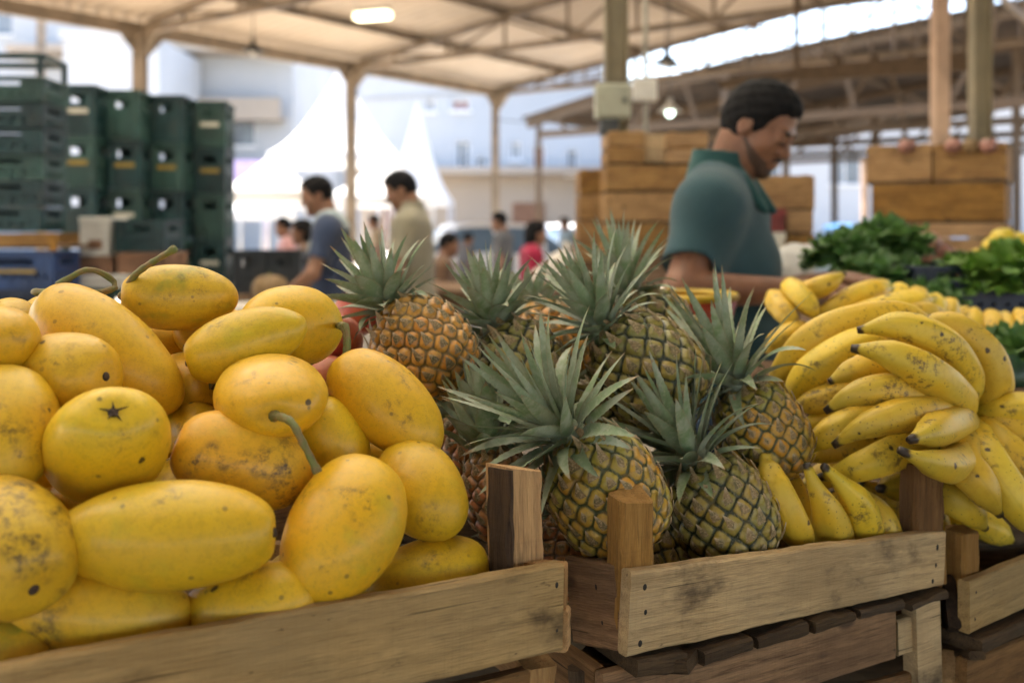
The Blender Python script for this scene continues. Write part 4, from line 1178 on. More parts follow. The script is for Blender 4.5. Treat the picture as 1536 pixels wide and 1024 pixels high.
def person(loc_, yaw, label, h=.012, s=1.0, lean=0.0, head=(0, .25), rarm=None, larm=None, skin_m='skin_b', shirt='shirt_grey', trousers='trouser',
           hair='short', collar=None, beard=False, detail=False, fat=1.0, panel=None, sleeve=.62, shrug=0.0, hs=.92, headoff=(0, 0, 0), group=None, bun=False):
    """figure facing local +x, feet at the origin, right side at -y. head: (yaw, pitch down)"""
    lo, hi = (-.42, -.52, -.01), (.66, .52, 1.84)
    def L(p):                                                 # lean the trunk forward about the hips
        x, y, z = p; z0 = .95
        if z <= z0: return (x, y, z)
        c, q = math.cos(lean), math.sin(lean); return (x * c + (z - z0) * q, y, z0 - x * q + (z - z0) * c)
    shR, shL = L((-.01, -.172, 1.405 + shrug)), L((-.01, .172, 1.405 + shrug))
    rarm = rarm or (L((-.02, -.25, 1.12)), L((.12, -.20, .92)))
    larm = larm or (L((-.02, .25, 1.12)), L((.12, .20, .92)))
    hc = np.array(L((.03, 0, 1.615))) + np.array(headoff)
    HR = rotm(head[0], head[1] + lean * .4)
    def H(p): return tuple(hc + HR @ (np.array(p, float) * hs))
    def arm(g, sh, el, wr, inf=0.0, upto=None):
        g.cone(sh, el, .054 * fat + inf, .040 + inf, .03) if upto is None else g.cone(sh, tuple(np.array(sh) + (np.array(el) - np.array(sh)) * upto), .054 * fat + inf, .046 * fat + inf * 1.25, .03)
        if upto is None: g.cone(el, wr, .041, .026, .015)
    def fingers(g, el, wr, side):
        d = np.array(wr) - np.array(el); d = d / np.linalg.norm(d); up = np.array((0, 0, 1.)); sd = np.cross(d, up); sd /= np.linalg.norm(sd) + 1e-9; up = np.cross(sd, d)
        w = np.array(wr); g.ell(w + d * .05, (.05, .040, .020), .02, rot=np.stack([d, sd, up], 1))
        for i, (o, ln) in enumerate(((-.030, .062), (-.010, .075), (.010, .070), (.028, .055))):
            a = w + d * .088 + sd * o; b = a + d * ln * .55 - up * ln * .18; c = b + d * ln * .30 - up * ln * .48
            g.cone(a, b, .0092, .0085, .006).cone(b, c, .0085, .0072, .004)
        a = w + d * .03 + sd * (.036 * side) - up * .004; b = a + d * .035 + sd * .022 * side - up * .012; c = b + d * .032 - up * .012
        g.cone(a, b, .012, .010, .008).cone(b, c, .010, .0085, .004)
    def trunk(g, inf, k=.06):
        g.ell(L((.0, 0, 1.26)), (.115 * fat + inf, .165 * fat + inf, .215 + inf), k)
        g.ell(L((.015, 0, 1.08)), (.110 * fat + inf, .150 * fat + inf, .19 + inf), k)
        g.ell((.0, 0, .93), (.118 * fat + inf, .162 * fat + inf, .13 + inf), k)
        g.cone(L((-.02, -.05, 1.455 + shrug)), shR, .062 + inf, .052 + inf, .05).cone(L((-.02, .05, 1.455 + shrug)), shL, .062 + inf, .052 + inf, .05)
        g.ell(L((-.03, 0, 1.40 + shrug)), (.085 + inf, .17 + inf, .075 + inf), .05)
    def headskin(g, full):
        g = Scaled(g, hs)
        g.ell(H((-.014, 0, .032)), (.098, .076, .088), .0).ell(H((.026, 0, -.030)), (.066, .060, .085), .03, rot=HR).ell(H((.034, 0, -.078)), (.052, .048, .040), .025)
        g.ell(H((.076, 0, -.098)), (.020, .024, .018), .02)
        g.cone(H((.086, 0, .012)), H((.108, 0, -.026)), .0085, .0125, .010).ell(H((.098, -.012, -.030)), (.012, .009, .009), .006).ell(H((.098, .012, -.030)), (.012, .009, .009), .006)
        g.cone(H((.080, -.036, .024)), H((.080, .036, .024)), .012, .012, .012)
        for sy in (-1, 1):
            g.ell(H((.094, sy * .031, .004)), (.014, .016, .011), .008, 'sub').ell(H((.078, sy * .031, .003)), (.0165, .017, .0145), .004)
            g.ell(H((.052, sy * .048, -.028)), (.03, .018, .024), .02)
            if full: g.ell(H((-.006, sy * .074, -.004)), (.021, .010, .033), .006, rot=HR).ell(H((-.004, sy * .084, -.002)), (.011, .006, .018), .005, 'sub', rot=HR)
        g.cone(H((.092, -.018, -.060)), H((.092, .018, -.060)), .0075, .0075, .006).cone(H((.090, -.015, -.072)), H((.090, .015, -.072)), .0085, .0085, .005)
        if h < .008: g.cone(H((.103, -.016, -.066)), H((.103, .016, -.066)), .002, .002, .003, 'sub')
    # ---- body: one continuous skin
    g = SDF(lo, hi, h)
    trunk(g, -.012)
    for sy in (-1, 1):
        g.cone((0, sy * .09, .90), (.02, sy * .095, .50), .082, .056, .05).cone((.02, sy * .095, .50), (-.01, sy * .095, .09), .055, .036, .03).ell((.06, sy * .095, .045), (.12, .045, .045), .03)
    arm(g, shR, *rarm); arm(g, shL, *larm)
    fingers(g, *rarm, 1); fingers(g, *larm, -1)
    g.cone(L((-.025, 0, 1.43)), H((-.028, 0, -.06)), .062, .054, .03)
    headskin(g, True)
    v, f = g.mesh()
    Mp = Matrix.Translation(Vector(loc_)) @ Matrix.Rotation(yaw, 4, 'Z') @ Matrix.Scale(s, 4)
    body = obj('person', mesh_of('person_body', v, f, M_[skin_m]), Mp)
    tag(body, label, 'person', group)
    def child(name, g, mat):
        v, f = g.mesh()
        if len(f): return obj(name, mesh_of(name, v, f, M_[mat]), Mp, body)
    # ---- shirt
    g = SDF(lo, hi, h); trunk(g, .010)
    for sh, (el, wr) in ((shR, rarm), (shL, larm)):
        g.cone(sh, tuple(np.array(sh) + (np.array(el) - np.array(sh)) * sleeve), .052 * fat, .060 * fat, .09)
    # flat sleeve ends
    for sh, (el, wr) in ((shR, rarm), (shL, larm)):
        a = np.array(el) - np.array(sh); ln = np.linalg.norm(a); a /= ln; e = np.array(sh) + a * ln * (sleeve + .06)
        g.cone(tuple(e + a * .048), tuple(e + a * .14), .085, .09, .004, 'sub')
        g.cone(sh, el, .040, .036, .006, 'sub') if False else None
    g.cone(L((-.03, 0, 1.50 + shrug)), L((.05, 0, 1.62 + shrug)), .066, .12, .01, 'sub')
    g.cut((0, 0, .86), (0, 0, -1))
    if detail:
        g.warp(lambda X, Y, Z: .0060 * np.sin(38 * Z + 22 * X + 9 * Y + 2 * np.sin(14 * Y)) * np.clip((1.28 - Z) * 4, 0, 1) + .005 * np.sin(46 * X - 30 * Z + 12 * Y) * np.clip((Z - 1.15) * 5, 0, 1) * np.clip((1.42 - Z) * 8, 0, 1))
    sh_o = child('shirt', g, shirt)
    if panel:                                                 # pale print on the chest, lies on the shirt
        g = SDF(lo, hi, h); trunk(g, .016)
        X, Y, Z = np.meshgrid(*g.ax, indexing='ij', sparse=True); lo_p, hi_p = panel
        box = np.maximum(np.maximum(np.maximum(lo_p[0] - X, X - hi_p[0]), np.maximum(lo_p[1] - Y, Y - hi_p[1])), np.maximum(lo_p[2] - Z, Z - hi_p[2]))
        g.V = np.maximum(g.V, box.astype(np.float32)); child('shirt_panel', g, 'shirt_pale')
        g = SDF(lo, hi, h); trunk(g, .015); g.cut((0, 0, 1.40), (0, 0, -1)); g.cone(L((-.03, 0, 1.50)), L((.05, 0, 1.62)), .066, .12, .01, 'sub'); child('shirt_yoke', g, 'shirt_pale')
    if collar:
        g = SDF(lo, hi, h)
        nb = np.array(L((-.03, 0, 1.455 + shrug))); nt_ = np.array(L((-.026, 0, 1.535 + shrug))); d = nt_ - nb
        g.cone(tuple(nb), tuple(nt_), .083, .070, .01)
        g.cone(L((.035, -.05, 1.47 + shrug)), L((.095, -.06, 1.41 + shrug)), .026, .010, .02).cone(L((.035, .05, 1.47 + shrug)), L((.095, .06, 1.41 + shrug)), .026, .010, .02)
        g.cone(tuple(nb - d), tuple(nt_ + d * 1.5), .062, .058, .004, 'sub')
        g.cone(L((.035, 0, 1.52)), L((.11, 0, 1.42)), .020, .026, .006, 'sub')
        dd = d / np.linalg.norm(d); g.cut(tuple(nt_ + dd * .012), tuple(dd))
        child('collar', g, collar)
    # ---- trousers
    g = SDF(lo, hi, max(h, .009)); g.ell((.0, 0, .93), (.126 * fat, .170 * fat, .12), .05)
    for sy in (-1, 1):
        g.cone((0, sy * .09, .90), (.02, sy * .095, .50), .095, .072, .05).cone((.02, sy * .095, .50), (-.01, sy * .095, .07), .070, .062, .03)
    g.cut((0, 0, 1.0), (0, 0, 1)).cut((0, 0, .05), (0, 0, -1)); child('trousers', g, trousers)
    g = SDF(lo, hi, max(h, .009))
    for sy in (-1, 1): g.ell((.06, sy * .095, .045), (.13, .052, .055), .02).cone((-.01, sy * .095, .05), (-.01, sy * .095, .11), .05, .048, .02)
    g.cut((0, 0, .0), (0, 0, -1)); child('shoes', g, 'shoe')
    # ---- hair: the skull grown outwards above the hairline, thinning to nothing along it
    def axes_of(g): return np.meshgrid(*g.ax, indexing='ij', sparse=True)
    def loc(g):
        X, Y, Z = axes_of(g); X, Y, Z = (X - hc[0]) / hs, (Y - hc[1]) / hs, (Z - hc[2]) / hs
        return [HR[0, i] * X + HR[1, i] * Y + HR[2, i] * Z for i in range(3)]
    g = SDF(lo, hi, h); gs = Scaled(g, hs); gs.ell(H((-.014, 0, .032)), (.098, .076, .088), .0).ell(H((.026, 0, -.030)), (.062, .058, .080), .03, rot=HR)
    gs.cone(H((-.050, 0, -.02)), H((-.050, 0, -.075)), .050, .044, .03)
    x, y, z = loc(g)
    line = np.minimum(z - np.maximum(.066 - np.maximum(.055 - x, 0) * 3.2, np.where(x < .0, -.052 + 0 * x, -.018 + 0 * x)), 1)
    th = .0065 * (1 - np.exp(-np.clip(line, 0, 1) / .014)) * (1 - .5 * np.clip((-z + .04) / .07, 0, 1)) + .006 * np.clip((x - .02) / .06, 0, 1) * np.clip(line / .02, 0, 1)
    g.V = np.maximum(g.V - th.astype(np.float32), (-line * .8 - .002).astype(np.float32))
    if hair == 'long': g.ell(H((-.06, 0, -.06)), (.06, .085, .14), .04)
    if detail: g.warp(lambda X, Y, Z: .0016 * np.sin(170 * X + 60 * Z) * np.sin(150 * Y + 40 * X) + .0012 * np.sin(230 * Z + 90 * Y))
    child('hair', g, 'hair')
    if beard:
        g = SDF(lo, hi, h * .8); headskin(g, False); x, y, z = loc(g)
        reg = np.minimum(-.052 + .45 * np.clip(.06 - x, -.02, .075) - z, x - .004 + .25 * (z + .06))      # below the cheek line, in front of the ear
        mouth = np.sqrt(((x - .094) / .9) ** 2 + (y * .62) ** 2 + ((z + .066) * 1.15) ** 2) - .0165
        reg = np.minimum(reg, mouth)
        tk = .0022 * (1 - np.exp(-np.clip(reg, 0, 1) / .008))
        g.V = np.maximum(g.V - tk.astype(np.float32), np.maximum(-reg, -(z + .135) * 1.0).astype(np.float32)); child('beard', g, 'stubble')
        g = SDF(lo, hi, h * .8); g.cone(H((.0955, -.022, -.051)), H((.0985, 0, -.047)), .0055, .0065, .004).cone(H((.0955, .022, -.051)), H((.0985, 0, -.047)), .0055, .0065, .004); child('moustache', g, 'stubble')
    if detail:
        for sy in (-1, 1):
            g = SDF(lo, hi, h * .8); g.cone(H((.0915, sy * .016, .026)), H((.083, sy * .046, .030)), .0055, .004, .004); child('eyebrow', g, 'brow')
            g = SDF(lo, hi, h * .8); g.cone(H((.0945, sy * .018, -.004)), H((.088, sy * .044, -.004)), .0038, .0035, .003); child('eyelash', g, 'brow')
    return body


# the vendor, in profile, looking down at his hands
vd = 2.42
vc = P(1078, 340, vd)
person((vc.x, vc.y, 0.0), R(-23), 'man in a teal polo shirt looking down at bananas he is sorting', h=.0055, s=1.0, lean=.05, head=(R(-14), R(33)),
       rarm=((-.02, -.285, 1.265), (.225, -.20, 1.262)), larm=((.04, .27, 1.22), (.26, .02, 1.27)), shrug=.034, skin_m='skin', shirt='shirt_teal', trousers='jeans', collar='collar_teal',
       beard=True, detail=True, fat=1.07, sleeve=.72, headoff=(.034, 0, .026), hs=.88)
# two men at the stall on the left, both turned left
a_ = G(507, 5.75); person(a_, R(186), 'man in a navy t-shirt with pale chest print, bending over a stall', h=.009, s=.985, lean=.14, head=(R(10), R(18)),
       rarm=((.10, -.26, 1.14), (.30, -.22, .98)), larm=((.12, .27, 1.16), (.33, .18, 1.0)), shirt='shirt_navy', trousers='trouser', panel=((.02, -.03, 1.18), (.3, .13, 1.34)), sleeve=.7, group='shoppers and sellers in the market')
b_ = G(624, 5.75); person(b_, R(176), 'man in a khaki shirt seen from behind, head bowed', h=.009, s=1.0, lean=.09, head=(R(8), R(26)),
       rarm=((.02, -.25, 1.15), (.22, -.2, 1.1)), larm=((.06, .26, 1.15), (.28, .16, 1.08)), shirt='shirt_beige', trousers='trouser', fat=1.05, collar='shirt_beige', sleeve=.75, group='shoppers and sellers in the market')
for (x, d, hz, yw, lb, sh, kw) in (
        (756, 10.4, 1.56, 170, 'person in a dark grey top walking among parked cars', 'shirt_grey', {}),
        (796, 7.9, 1.45, 8, 'person in a crimson top with a pale sack at the shoulder', 'shirt_red', dict(hair='long')),
        (851, 16.5, 1.56, 200, 'distant person in blue-grey near the crate stack', 'shirt_bluegrey', {}),
        (566, 14.5, 1.58, 185, 'distant person in tan between the two men', 'shirt_tan', {}),
        (432, 10.2, 1.50, 200, 'person in pink behind the black crates', 'shirt_pink', {}),
        (462, 7.6, 1.46, 190, 'brown-clad person half hidden behind the man in navy', 'shirt_brown', dict(hair='long')),
        (664, 7.4, 1.36, 0, 'short person in brown just behind the man in khaki', 'shirt_brown', {}),
        (698, 13.5, 1.32, 30, 'small dark figure before the blue car', 'shirt_grey', {})):
    person(G(x, d), R(yw), lb, h=.016, s=hz / 1.73, lean=.05, head=(0, .2), shirt=sh, group='shoppers and sellers in the market', **kw)
# ================================================================ market hall: roof, trusses, posts
U = Vector((.6, .8, 0)); W = Vector((.8, -.6, 0)); C0 = Vector((-.4, 24.0, CAMH))


def HP(s, t, z): return C0 - U * s + W * t + Vector((0, 0, z))       # s along the eave towards us, t across the hall


EAVE, SLOPE, TR_ = 3.2, .125, 11.9
def roofz(t): return EAVE + SLOPE * min(t, 2 * TR_ - t)


def corrugated(name, s0, s1, ts, zf, pf, mat, parent, pitch=.24, amp=.05, th=.03):
    n = int(abs(s1 - s0) / pitch) * 6; v, f = [], []
    for j, t in enumerate(ts):
        for i in range(n + 1):
            s = s0 + (s1 - s0) * i / n
            v.append(pf(s, t, zf(t) + amp * math.sin(2 * PI * s / pitch)))
    m = len(ts)
    nb = len(v); v += [p + Vector((0, 0, th)) for p in v]
    for j in range(m - 1):
        for i in range(n):
            a = j * (n + 1) + i
            f.append((a, a + 1, a + n + 2, a + n + 1)); f.append((nb + a, nb + a + n + 1, nb + a + n + 2, nb + a + 1))
    for i in range(n):
        for a, o in ((i, 0), ((m - 1) * (n + 1) + i, 1)):
            q = (a, a + 1, nb + a + 1, nb + a); f.append(q if o else q[::-1])
    return obj(name, mesh_of(name, v, f, mat, smooth=True), None, parent)


hall = thing('market_hall', HP(9, 8, -CAMH), 'open market hall with a cream corrugated roof on tan steel posts', 'market hall')
SMAX, TMAX = 40.0, 30.0
rz_ = lambda t: roofz(t) + .22
SK0, SK1 = 11.4, 22.0                                     # out-of-view bays near the ridge, translucent sheets added for soft top light
corrugated('roof_sheet', -.35, SK0, [-.45, 4, 8, TR_], rz_, HP, M_['roof'], hall)
corrugated('roof_sheet', SK1, SMAX, [-.45, 4, 8, TR_], rz_, HP, M_['roof'], hall)
corrugated('roof_sheet', SK0, SK1, [-.45, 4, 7.2], rz_, HP, M_['roof'], hall)
corrugated('roof_sheet', -.35, SK0, [TR_, 14, 20, TMAX], rz_, HP, M_['roof'], hall)
corrugated('roof_sheet', SK1, SMAX, [TR_, 14, 20, TMAX], rz_, HP, M_['roof'], hall)
corrugated('roof_sheet', SK0, SK1, [15.6, 20, TMAX], rz_, HP, M_['roof'], hall)
corrugated('added_skylight_sheet', SK0, SK1, [7.2, 9, TR_, 15.6], rz_, HP, M_['added_skylight'], hall)
mb = MB(); mb.bar(HP(-.3, 0, EAVE + .02), HP(SMAX, 0, EAVE + .02), .10, .22); mb.bar(HP(-.3, -.4, EAVE + .1), HP(SMAX, -.4, EAVE + .1), .03, .16)
mb.build('eave_beam', M_['steel_paint'], None, hall)
mb = MB(); mb.bar(HP(-.3, -.4, EAVE + .12), HP(-.3, TR_, roofz(TR_) + .17), .06, .2); mb.build('gable_trim', M_['steel_paint'], None, hall)
for s in (0, 4.75, 9.5, 14.25, 19.0, 23.75, 28.5, 33.25, 38.0):
    mb = MB(); a, b = HP(s, 0, -CAMH), HP(s, 0, EAVE)
    w = .20 if s else .18
    for o in (-1, 1):
        mb.box((a.x - w / 2, a.y + o * w * .42 - .012, 0), (a.x + w / 2, a.y + o * w * .42 + .012, b.z)); 
    mb.box((a.x - .03, a.y - w * .42 + .012, 0), (a.x + .03, a.y + w * .42 - .012, b.z))
    for k, dv in enumerate((U, -U, W)):
        mb.add([b - dv * .06 + Vector((0, 0, -.55)), b + dv * .45, b - dv * .06, b - dv * .06 + Vector((.05, .05, -.55)), b + dv * .45 + Vector((.05, .05, 0)), b - dv * .06 + Vector((.05, .05, 0))], [(0, 1, 2), (5, 4, 3), (0, 3, 4, 1), (1, 4, 5, 2), (2, 5, 3, 0)])
    mb.build('post', M_['steel_paint'], None, hall)
for s in (0, 4.75, 9.5, 14.25, 19.0, 23.75, 28.5, 33.25, 38.0):
    mb = MB(); zb = EAVE - .02; n = 8
    mb.bar(HP(s, .1, zb), HP(s, TMAX, zb), .09, .10)
    mb.bar(HP(s, .1, EAVE + .05), HP(s, TR_, roofz(TR_) + .05), .09, .10); mb.bar(HP(s, TR_, roofz(TR_) + .05), HP(s, TMAX, roofz(TMAX) + .05), .09, .10)
    ts = [1.2 + 1.35 * i for i in range(20)]
    for i, t in enumerate(ts):
        mb.bar(HP(s, t, zb), HP(s, t, roofz(t) + .04), .055)
        if i + 1 < len(ts):
            if i % 2: mb.bar(HP(s, t, zb), HP(s, ts[i + 1], roofz(ts[i + 1])), .045)
            else: mb.bar(HP(s, t, roofz(t)), HP(s, ts[i + 1], zb), .045)
    mb.build('truss', M_['steel_dark'], None, hall)
for t in (1.9, 3.9, 5.9, 7.9, 9.9, 11.7, 13.6, 15.6, 18.0, 20.5, 23.0, 26.0, 29.0):
    mb = MB(); mb.bar(HP(-.3, t, roofz(t) + .13), HP(SMAX, t, roofz(t) + .13), .05, .13); mb.build('purlin', M_['steel_dark'], None, hall)
# lattice girder along the middle row, seen as the tangle of bars at upper right
mb = MB()
for zz in (EAVE - .1, EAVE + .75): mb.bar(HP(-.2, TR_, zz), HP(14.25, TR_, zz), .07, .08)
for i in range(11): 
    s = i * 1.3; mb.bar(HP(s, TR_, EAVE - .1), HP(s + .65, TR_, EAVE + .75), .04); mb.bar(HP(s + .65, TR_, EAVE + .75), HP(s + 1.3, TR_, EAVE - .1), .04)
mb.build('lattice_girder', M_['steel_dark'], None, hall)
# glazing bars closing the gable end
mb = MB()
for i in range(30):
    t = .5 + i * .42
    mb.bar(HP(.06, t, EAVE - .02), HP(.06, t, roofz(t) + .05), .035)
for q in (.3, .62): mb.bar(HP(.07, 2, EAVE + SLOPE * 2 * q), HP(.07, TR_, EAVE + SLOPE * TR_ * q), .03)
mb.build('gable_bars', M_['steel_dark'], None, hall)

# inner pillars
def pillar(x, d, w, top, label, mat, flange=True):
    c = G(x, d); mb = MB()
    if flange:
        for o in (-1, 1): mb.box((o * w / 2 - (.012 if o > 0 else 0), -w * .45, 0), (o * w / 2 + (0 if o > 0 else .012), w * .45, top), 0, None, .003)
        mb.box((-w / 2 + .012, -w * .2, 0), (w / 2 - .012, -w * .2 + .012, top))
        mb.box((-w / 2 + .012, w * .25, 0), (w / 2 - .012, w * .25 + .012, top))
    else: mb.box((-w / 2, -w / 2, 0), (w / 2, w / 2, top), 0, None, .006)
    t_ = thing('pillar', c, label, 'pillar', 'pillars inside the market hall')
    mb.build('shaft', M_[mat], Matrix.Translation(c), t_)
    m2 = MB(); m2.box((-w * .8, -w * .8, 0), (w * .8, w * .8, .015)); m2.box((-w * .8, -w * .8, top - .02), (w * .8, w * .8, top - .001)); m2.build('plate', M_['dark_metal'], Matrix.Translation(c), t_)
    return t_


pillar(924, 5.46, .125, 5.85, 'olive steel pillar carrying the meter box above the crates', 'pillar')
pillar(1470, 7.05, .125, 5.55, 'olive steel pillar above the crate stack at right', 'pillar')
pillar(1410, 11.0, .16, 4.6, 'pale timber pillar just left of the olive pillar at right', 'pillar_pink', False)
pillar(1297, 19.0, .10, 2.7, 'pale distant post in the bright opening beyond the vendor', 'pillar_pink', False)
# electric box on the near pillar
c = P(918, 153, 5.30); eb = thing('meter_box', c, 'pale green electric box fixed high on the olive pillar', 'electric box')
mb = MB(); mb.box((-.09, -.05, -.092), (.095, .06, .092), 0, None, .006); mb.build('case', M_['meter_box'], Matrix.Translation(c), eb)
mb = MB(); mb.box((-.08, -.056, -.08), (.085, -.051, .08), 0, None, .002); mb.box((.05, -.062, -.01), (.07, -.0565, .012), 1); mb.build('door', [M_['meter_box'], M_['dark_metal']], Matrix.Translation(c), eb)
mb = MB(); mb.box((-.065, -.05, -.175), (.03, .05, -.094), 0, None, .005); mb.build('switch_box', M_['dark_metal'], Matrix.Translation(c), eb)
mb = MB(); pts = catmull([P(907, 198, 5.33), P(905, 260, 5.34), P(899, 330, 5.34), P(892, 430, 5.34)], 20); mb.tube(pts, .012, 8)
o = mb.build('conduit', M_['conduit'], None); tag(o, 'thin grey conduit running down from the electric box', 'conduit')
mb = MB(); pts = [P(968, -40, 6.2), P(968, 80, 6.2), P(969, 200, 6.2), P(970, 330, 6.2)]; mb.tube(pts, .016, 8); mb.box((P(950, 150, 6.18).x, 6.17, P(0, 152, 6.18).z), (P(986, 150, 6.18).x, 6.23, P(0, 118, 6.18).z), 1, None, .01)
o = mb.build('cable_pipe', [M_['conduit'], M_['white_box']], None); tag(o, 'slim pipe with a pale junction box beside the olive pillar', 'pipe')

# lamps
def lamp_tube(x, y, d, yaw):
    c = P(x, y, d); l = thing('ceiling_lamp', c, 'lit warm lamp hanging under the cream roof', 'lamp', None, TR(c, yaw))
    mb = MB(); mb.box((-.32, -.09, .05), (.32, .09, .11), 0, None, .01); mb.bar((-.3, 0, .11), (-.3, 0, .75), .012); mb.bar((.3, 0, .11), (.3, 0, .75), .012); mb.build('housing', M_['white_box'], TR(c, yaw), l)
    mb = MB(); mb.box((-.30, -.10, -.06), (.30, .10, .05), 0, None, .03); mb.build('diffuser', M_['lamp_warm'], TR(c, yaw), l)
lamp_tube(559, 24, 15.5, R(-20))
def pendant(x, y, d, label, lit=False, top=None):
    c = P(x, y, d); l = thing('pendant_lamp', c, label, 'lamp', 'pendant lamps in the hall')
    mb = MB()
    prof = [(.0, .20), (.035, .19), (.04, .12), (.10, .06), (.17, .0), (.165, -.005), (.09, .05), (.03, .11)]
    n = 20; v, f = [], []
    for r, z in prof:
        for k in range(n): v.append((r * math.cos(2 * PI * k / n), r * math.sin(2 * PI * k / n), z))
    for i in range(len(prof) - 1):
        for k in range(n): f.append((i * n + k, i * n + (k + 1) % n, (i + 1) * n + (k + 1) % n, (i + 1) * n + k))
    mb.add(v, f, 0, True)
    mb.build('shade', M_['dark_metal'] if not lit else M_['white_box'], Matrix.Translation(c), l)
    m2 = MB(); m2.tube([(0, 0, .19), (0, 0, (top or 1.0))], .008, 6); m2.build('cord', M_['dark_metal'], Matrix.Translation(c), l)
    m3 = MB(); n = 14; v, f = [], []
    for i in range(9):
        a = PI * i / 8
        for k in range(n): v.append((.055 * math.sin(a) * math.cos(2 * PI * k / n), .055 * math.sin(a) * math.sin(2 * PI * k / n), .0 + .07 * math.cos(a)))
    for i in range(8):
        for k in range(n): f.append((i * n + k, (i + 1) * n + k, (i + 1) * n + (k + 1) % n, i * n + (k + 1) % n))
    m3.add(v, f, 0, True); m3.build('bulb', M_['lamp_cool'] if lit else M_['white_box'], Matrix.Translation(c), l)
pendant(380, 78, 15.0, 'dark unlit pendant lamp hanging near the eave at left', top=1.1)
pendant(1000, 96, 13.0, 'small dark pendant lamp just right of the olive pillar', top=1.2)
pendant(1005, 168, 14.0, 'lit white lamp glowing between the pillar and the vendor', True, top=1.6)

# ---- second, older hall to the right and beyond
D0 = Vector((.64, 30.0, CAMH))
def HQ(s, t, z): return D0 + U * s + W * t + Vector((0, 0, z))
old = thing('old_market_hall', HQ(6, 8, -CAMH), 'older brown-roofed timber hall beyond the vendor', 'market hall')
z2 = lambda t: float(np.interp(t, [-1, 0, 2.34, 6.43, 9.87, 12.25, 19], [3.0, 3.12, 3.6, 4.12, 4.5, 4.7, 5.1]))
corrugated('roof_sheet', -.2, 17, [-.3, 0, 2.34, 6.43, 9.87, 12.25, 19], lambda t: z2(t) + .16, HQ, M_['roof_old'], old, .22, .035)
for s in (0, 4.2, 8.4, 12.6, 16.5):
    mb = MB(); tt = [-.2, 2.34, 6.43, 9.87, 12.25, 18.8]
    for a_, b_ in zip(tt, tt[1:]): mb.bar(HQ(s, a_, z2(a_) - .02), HQ(s, b_, z2(b_) - .02), .16, .22)
    mb.bar(HQ(s, .2, 2.75), HQ(s, 18.8, 2.75), .14, .2)
    for i in range(9):
        t = 1.2 + i * 2.1
        mb.bar(HQ(s, t, 2.78), HQ(s, t + (1.05 if i % 2 else -.4), z2(t) - .05), .09)
    mb.build('timber_truss', M_['wood_beam'], None, old)
    for t in (.2, 6.2, 12.4, 18.5):
        m2 = MB(); m2.bar(HQ(s, t, -CAMH), HQ(s, t, z2(t) - .1), .17, .17, 0, (1, 0, 0)); m2.build('timber_post', M_['wood_beam'], None, old)
for t in (.5, 3, 5.5, 8, 10.5, 13, 15.5, 18):
    mb = MB(); mb.bar(HQ(-.2, t, z2(t) + .09), HQ(16.9, t, z2(t) + .09), .08, .1); mb.build('purlin', M_['wood_beam'], None, old)
# a lighter horizontal beam with loose boards laid across
mb = MB(); mb.bar(P(1195, 112, 13.2), P(1452, 96, 12.2), .12, .2); mb.bar(P(1080, 128, 13.6), P(1200, 112, 13.2), .1, .12)
for i in range(3): mb.bar(P(1255 + 55 * i, 85, 13.0), P(1262 + 55 * i, 108, 12.9), .08)
for x_, d_ in ((1195, 13.2), (1452, 12.2)): mb.bar(P(x_, 108, d_), G(x_, d_, 4.62), .06)
o = mb.build('timber_beam', M_['wood_beam'], None); tag(o, 'pale horizontal timber beam hung high behind the vendor', 'beam')
mb = MB(); a = P(740, 178, 23.7); b = P(905, 150, 22.0); n = 16
pts = [a.lerp(b, i / n) + Vector((0, 0, -.25 * math.sin(PI * i / n))) for i in range(n + 1)]; mb.tube(pts, .012, 5); o = mb.build('cable', M_['dark_metal'], None); tag(o, 'thin cable sagging between far post and pillar', 'cable')
mb = MB(); c = G(62, 17.5); mb.box((c.x - .06, c.y - .06, 0), (c.x + .06, c.y + .06, CAMH + 3.9)); mb.box((c.x - .12, c.y - .12, 0), (c.x + .12, c.y + .12, .03)); o = mb.build('thin_post', M_['steel_paint'], None); tag(o, 'thin tan post at far left above the green crates', 'post')

# ================================================================ ground, buildings, tents, cars
mb = MB(); mb.add([(-400, -60, 0), (400, -60, 0), (400, 700, 0), (-400, 700, 0)], [(0, 1, 2, 3)])
o = mb.build('ground', M_['cement']); tag(o, kind='structure')


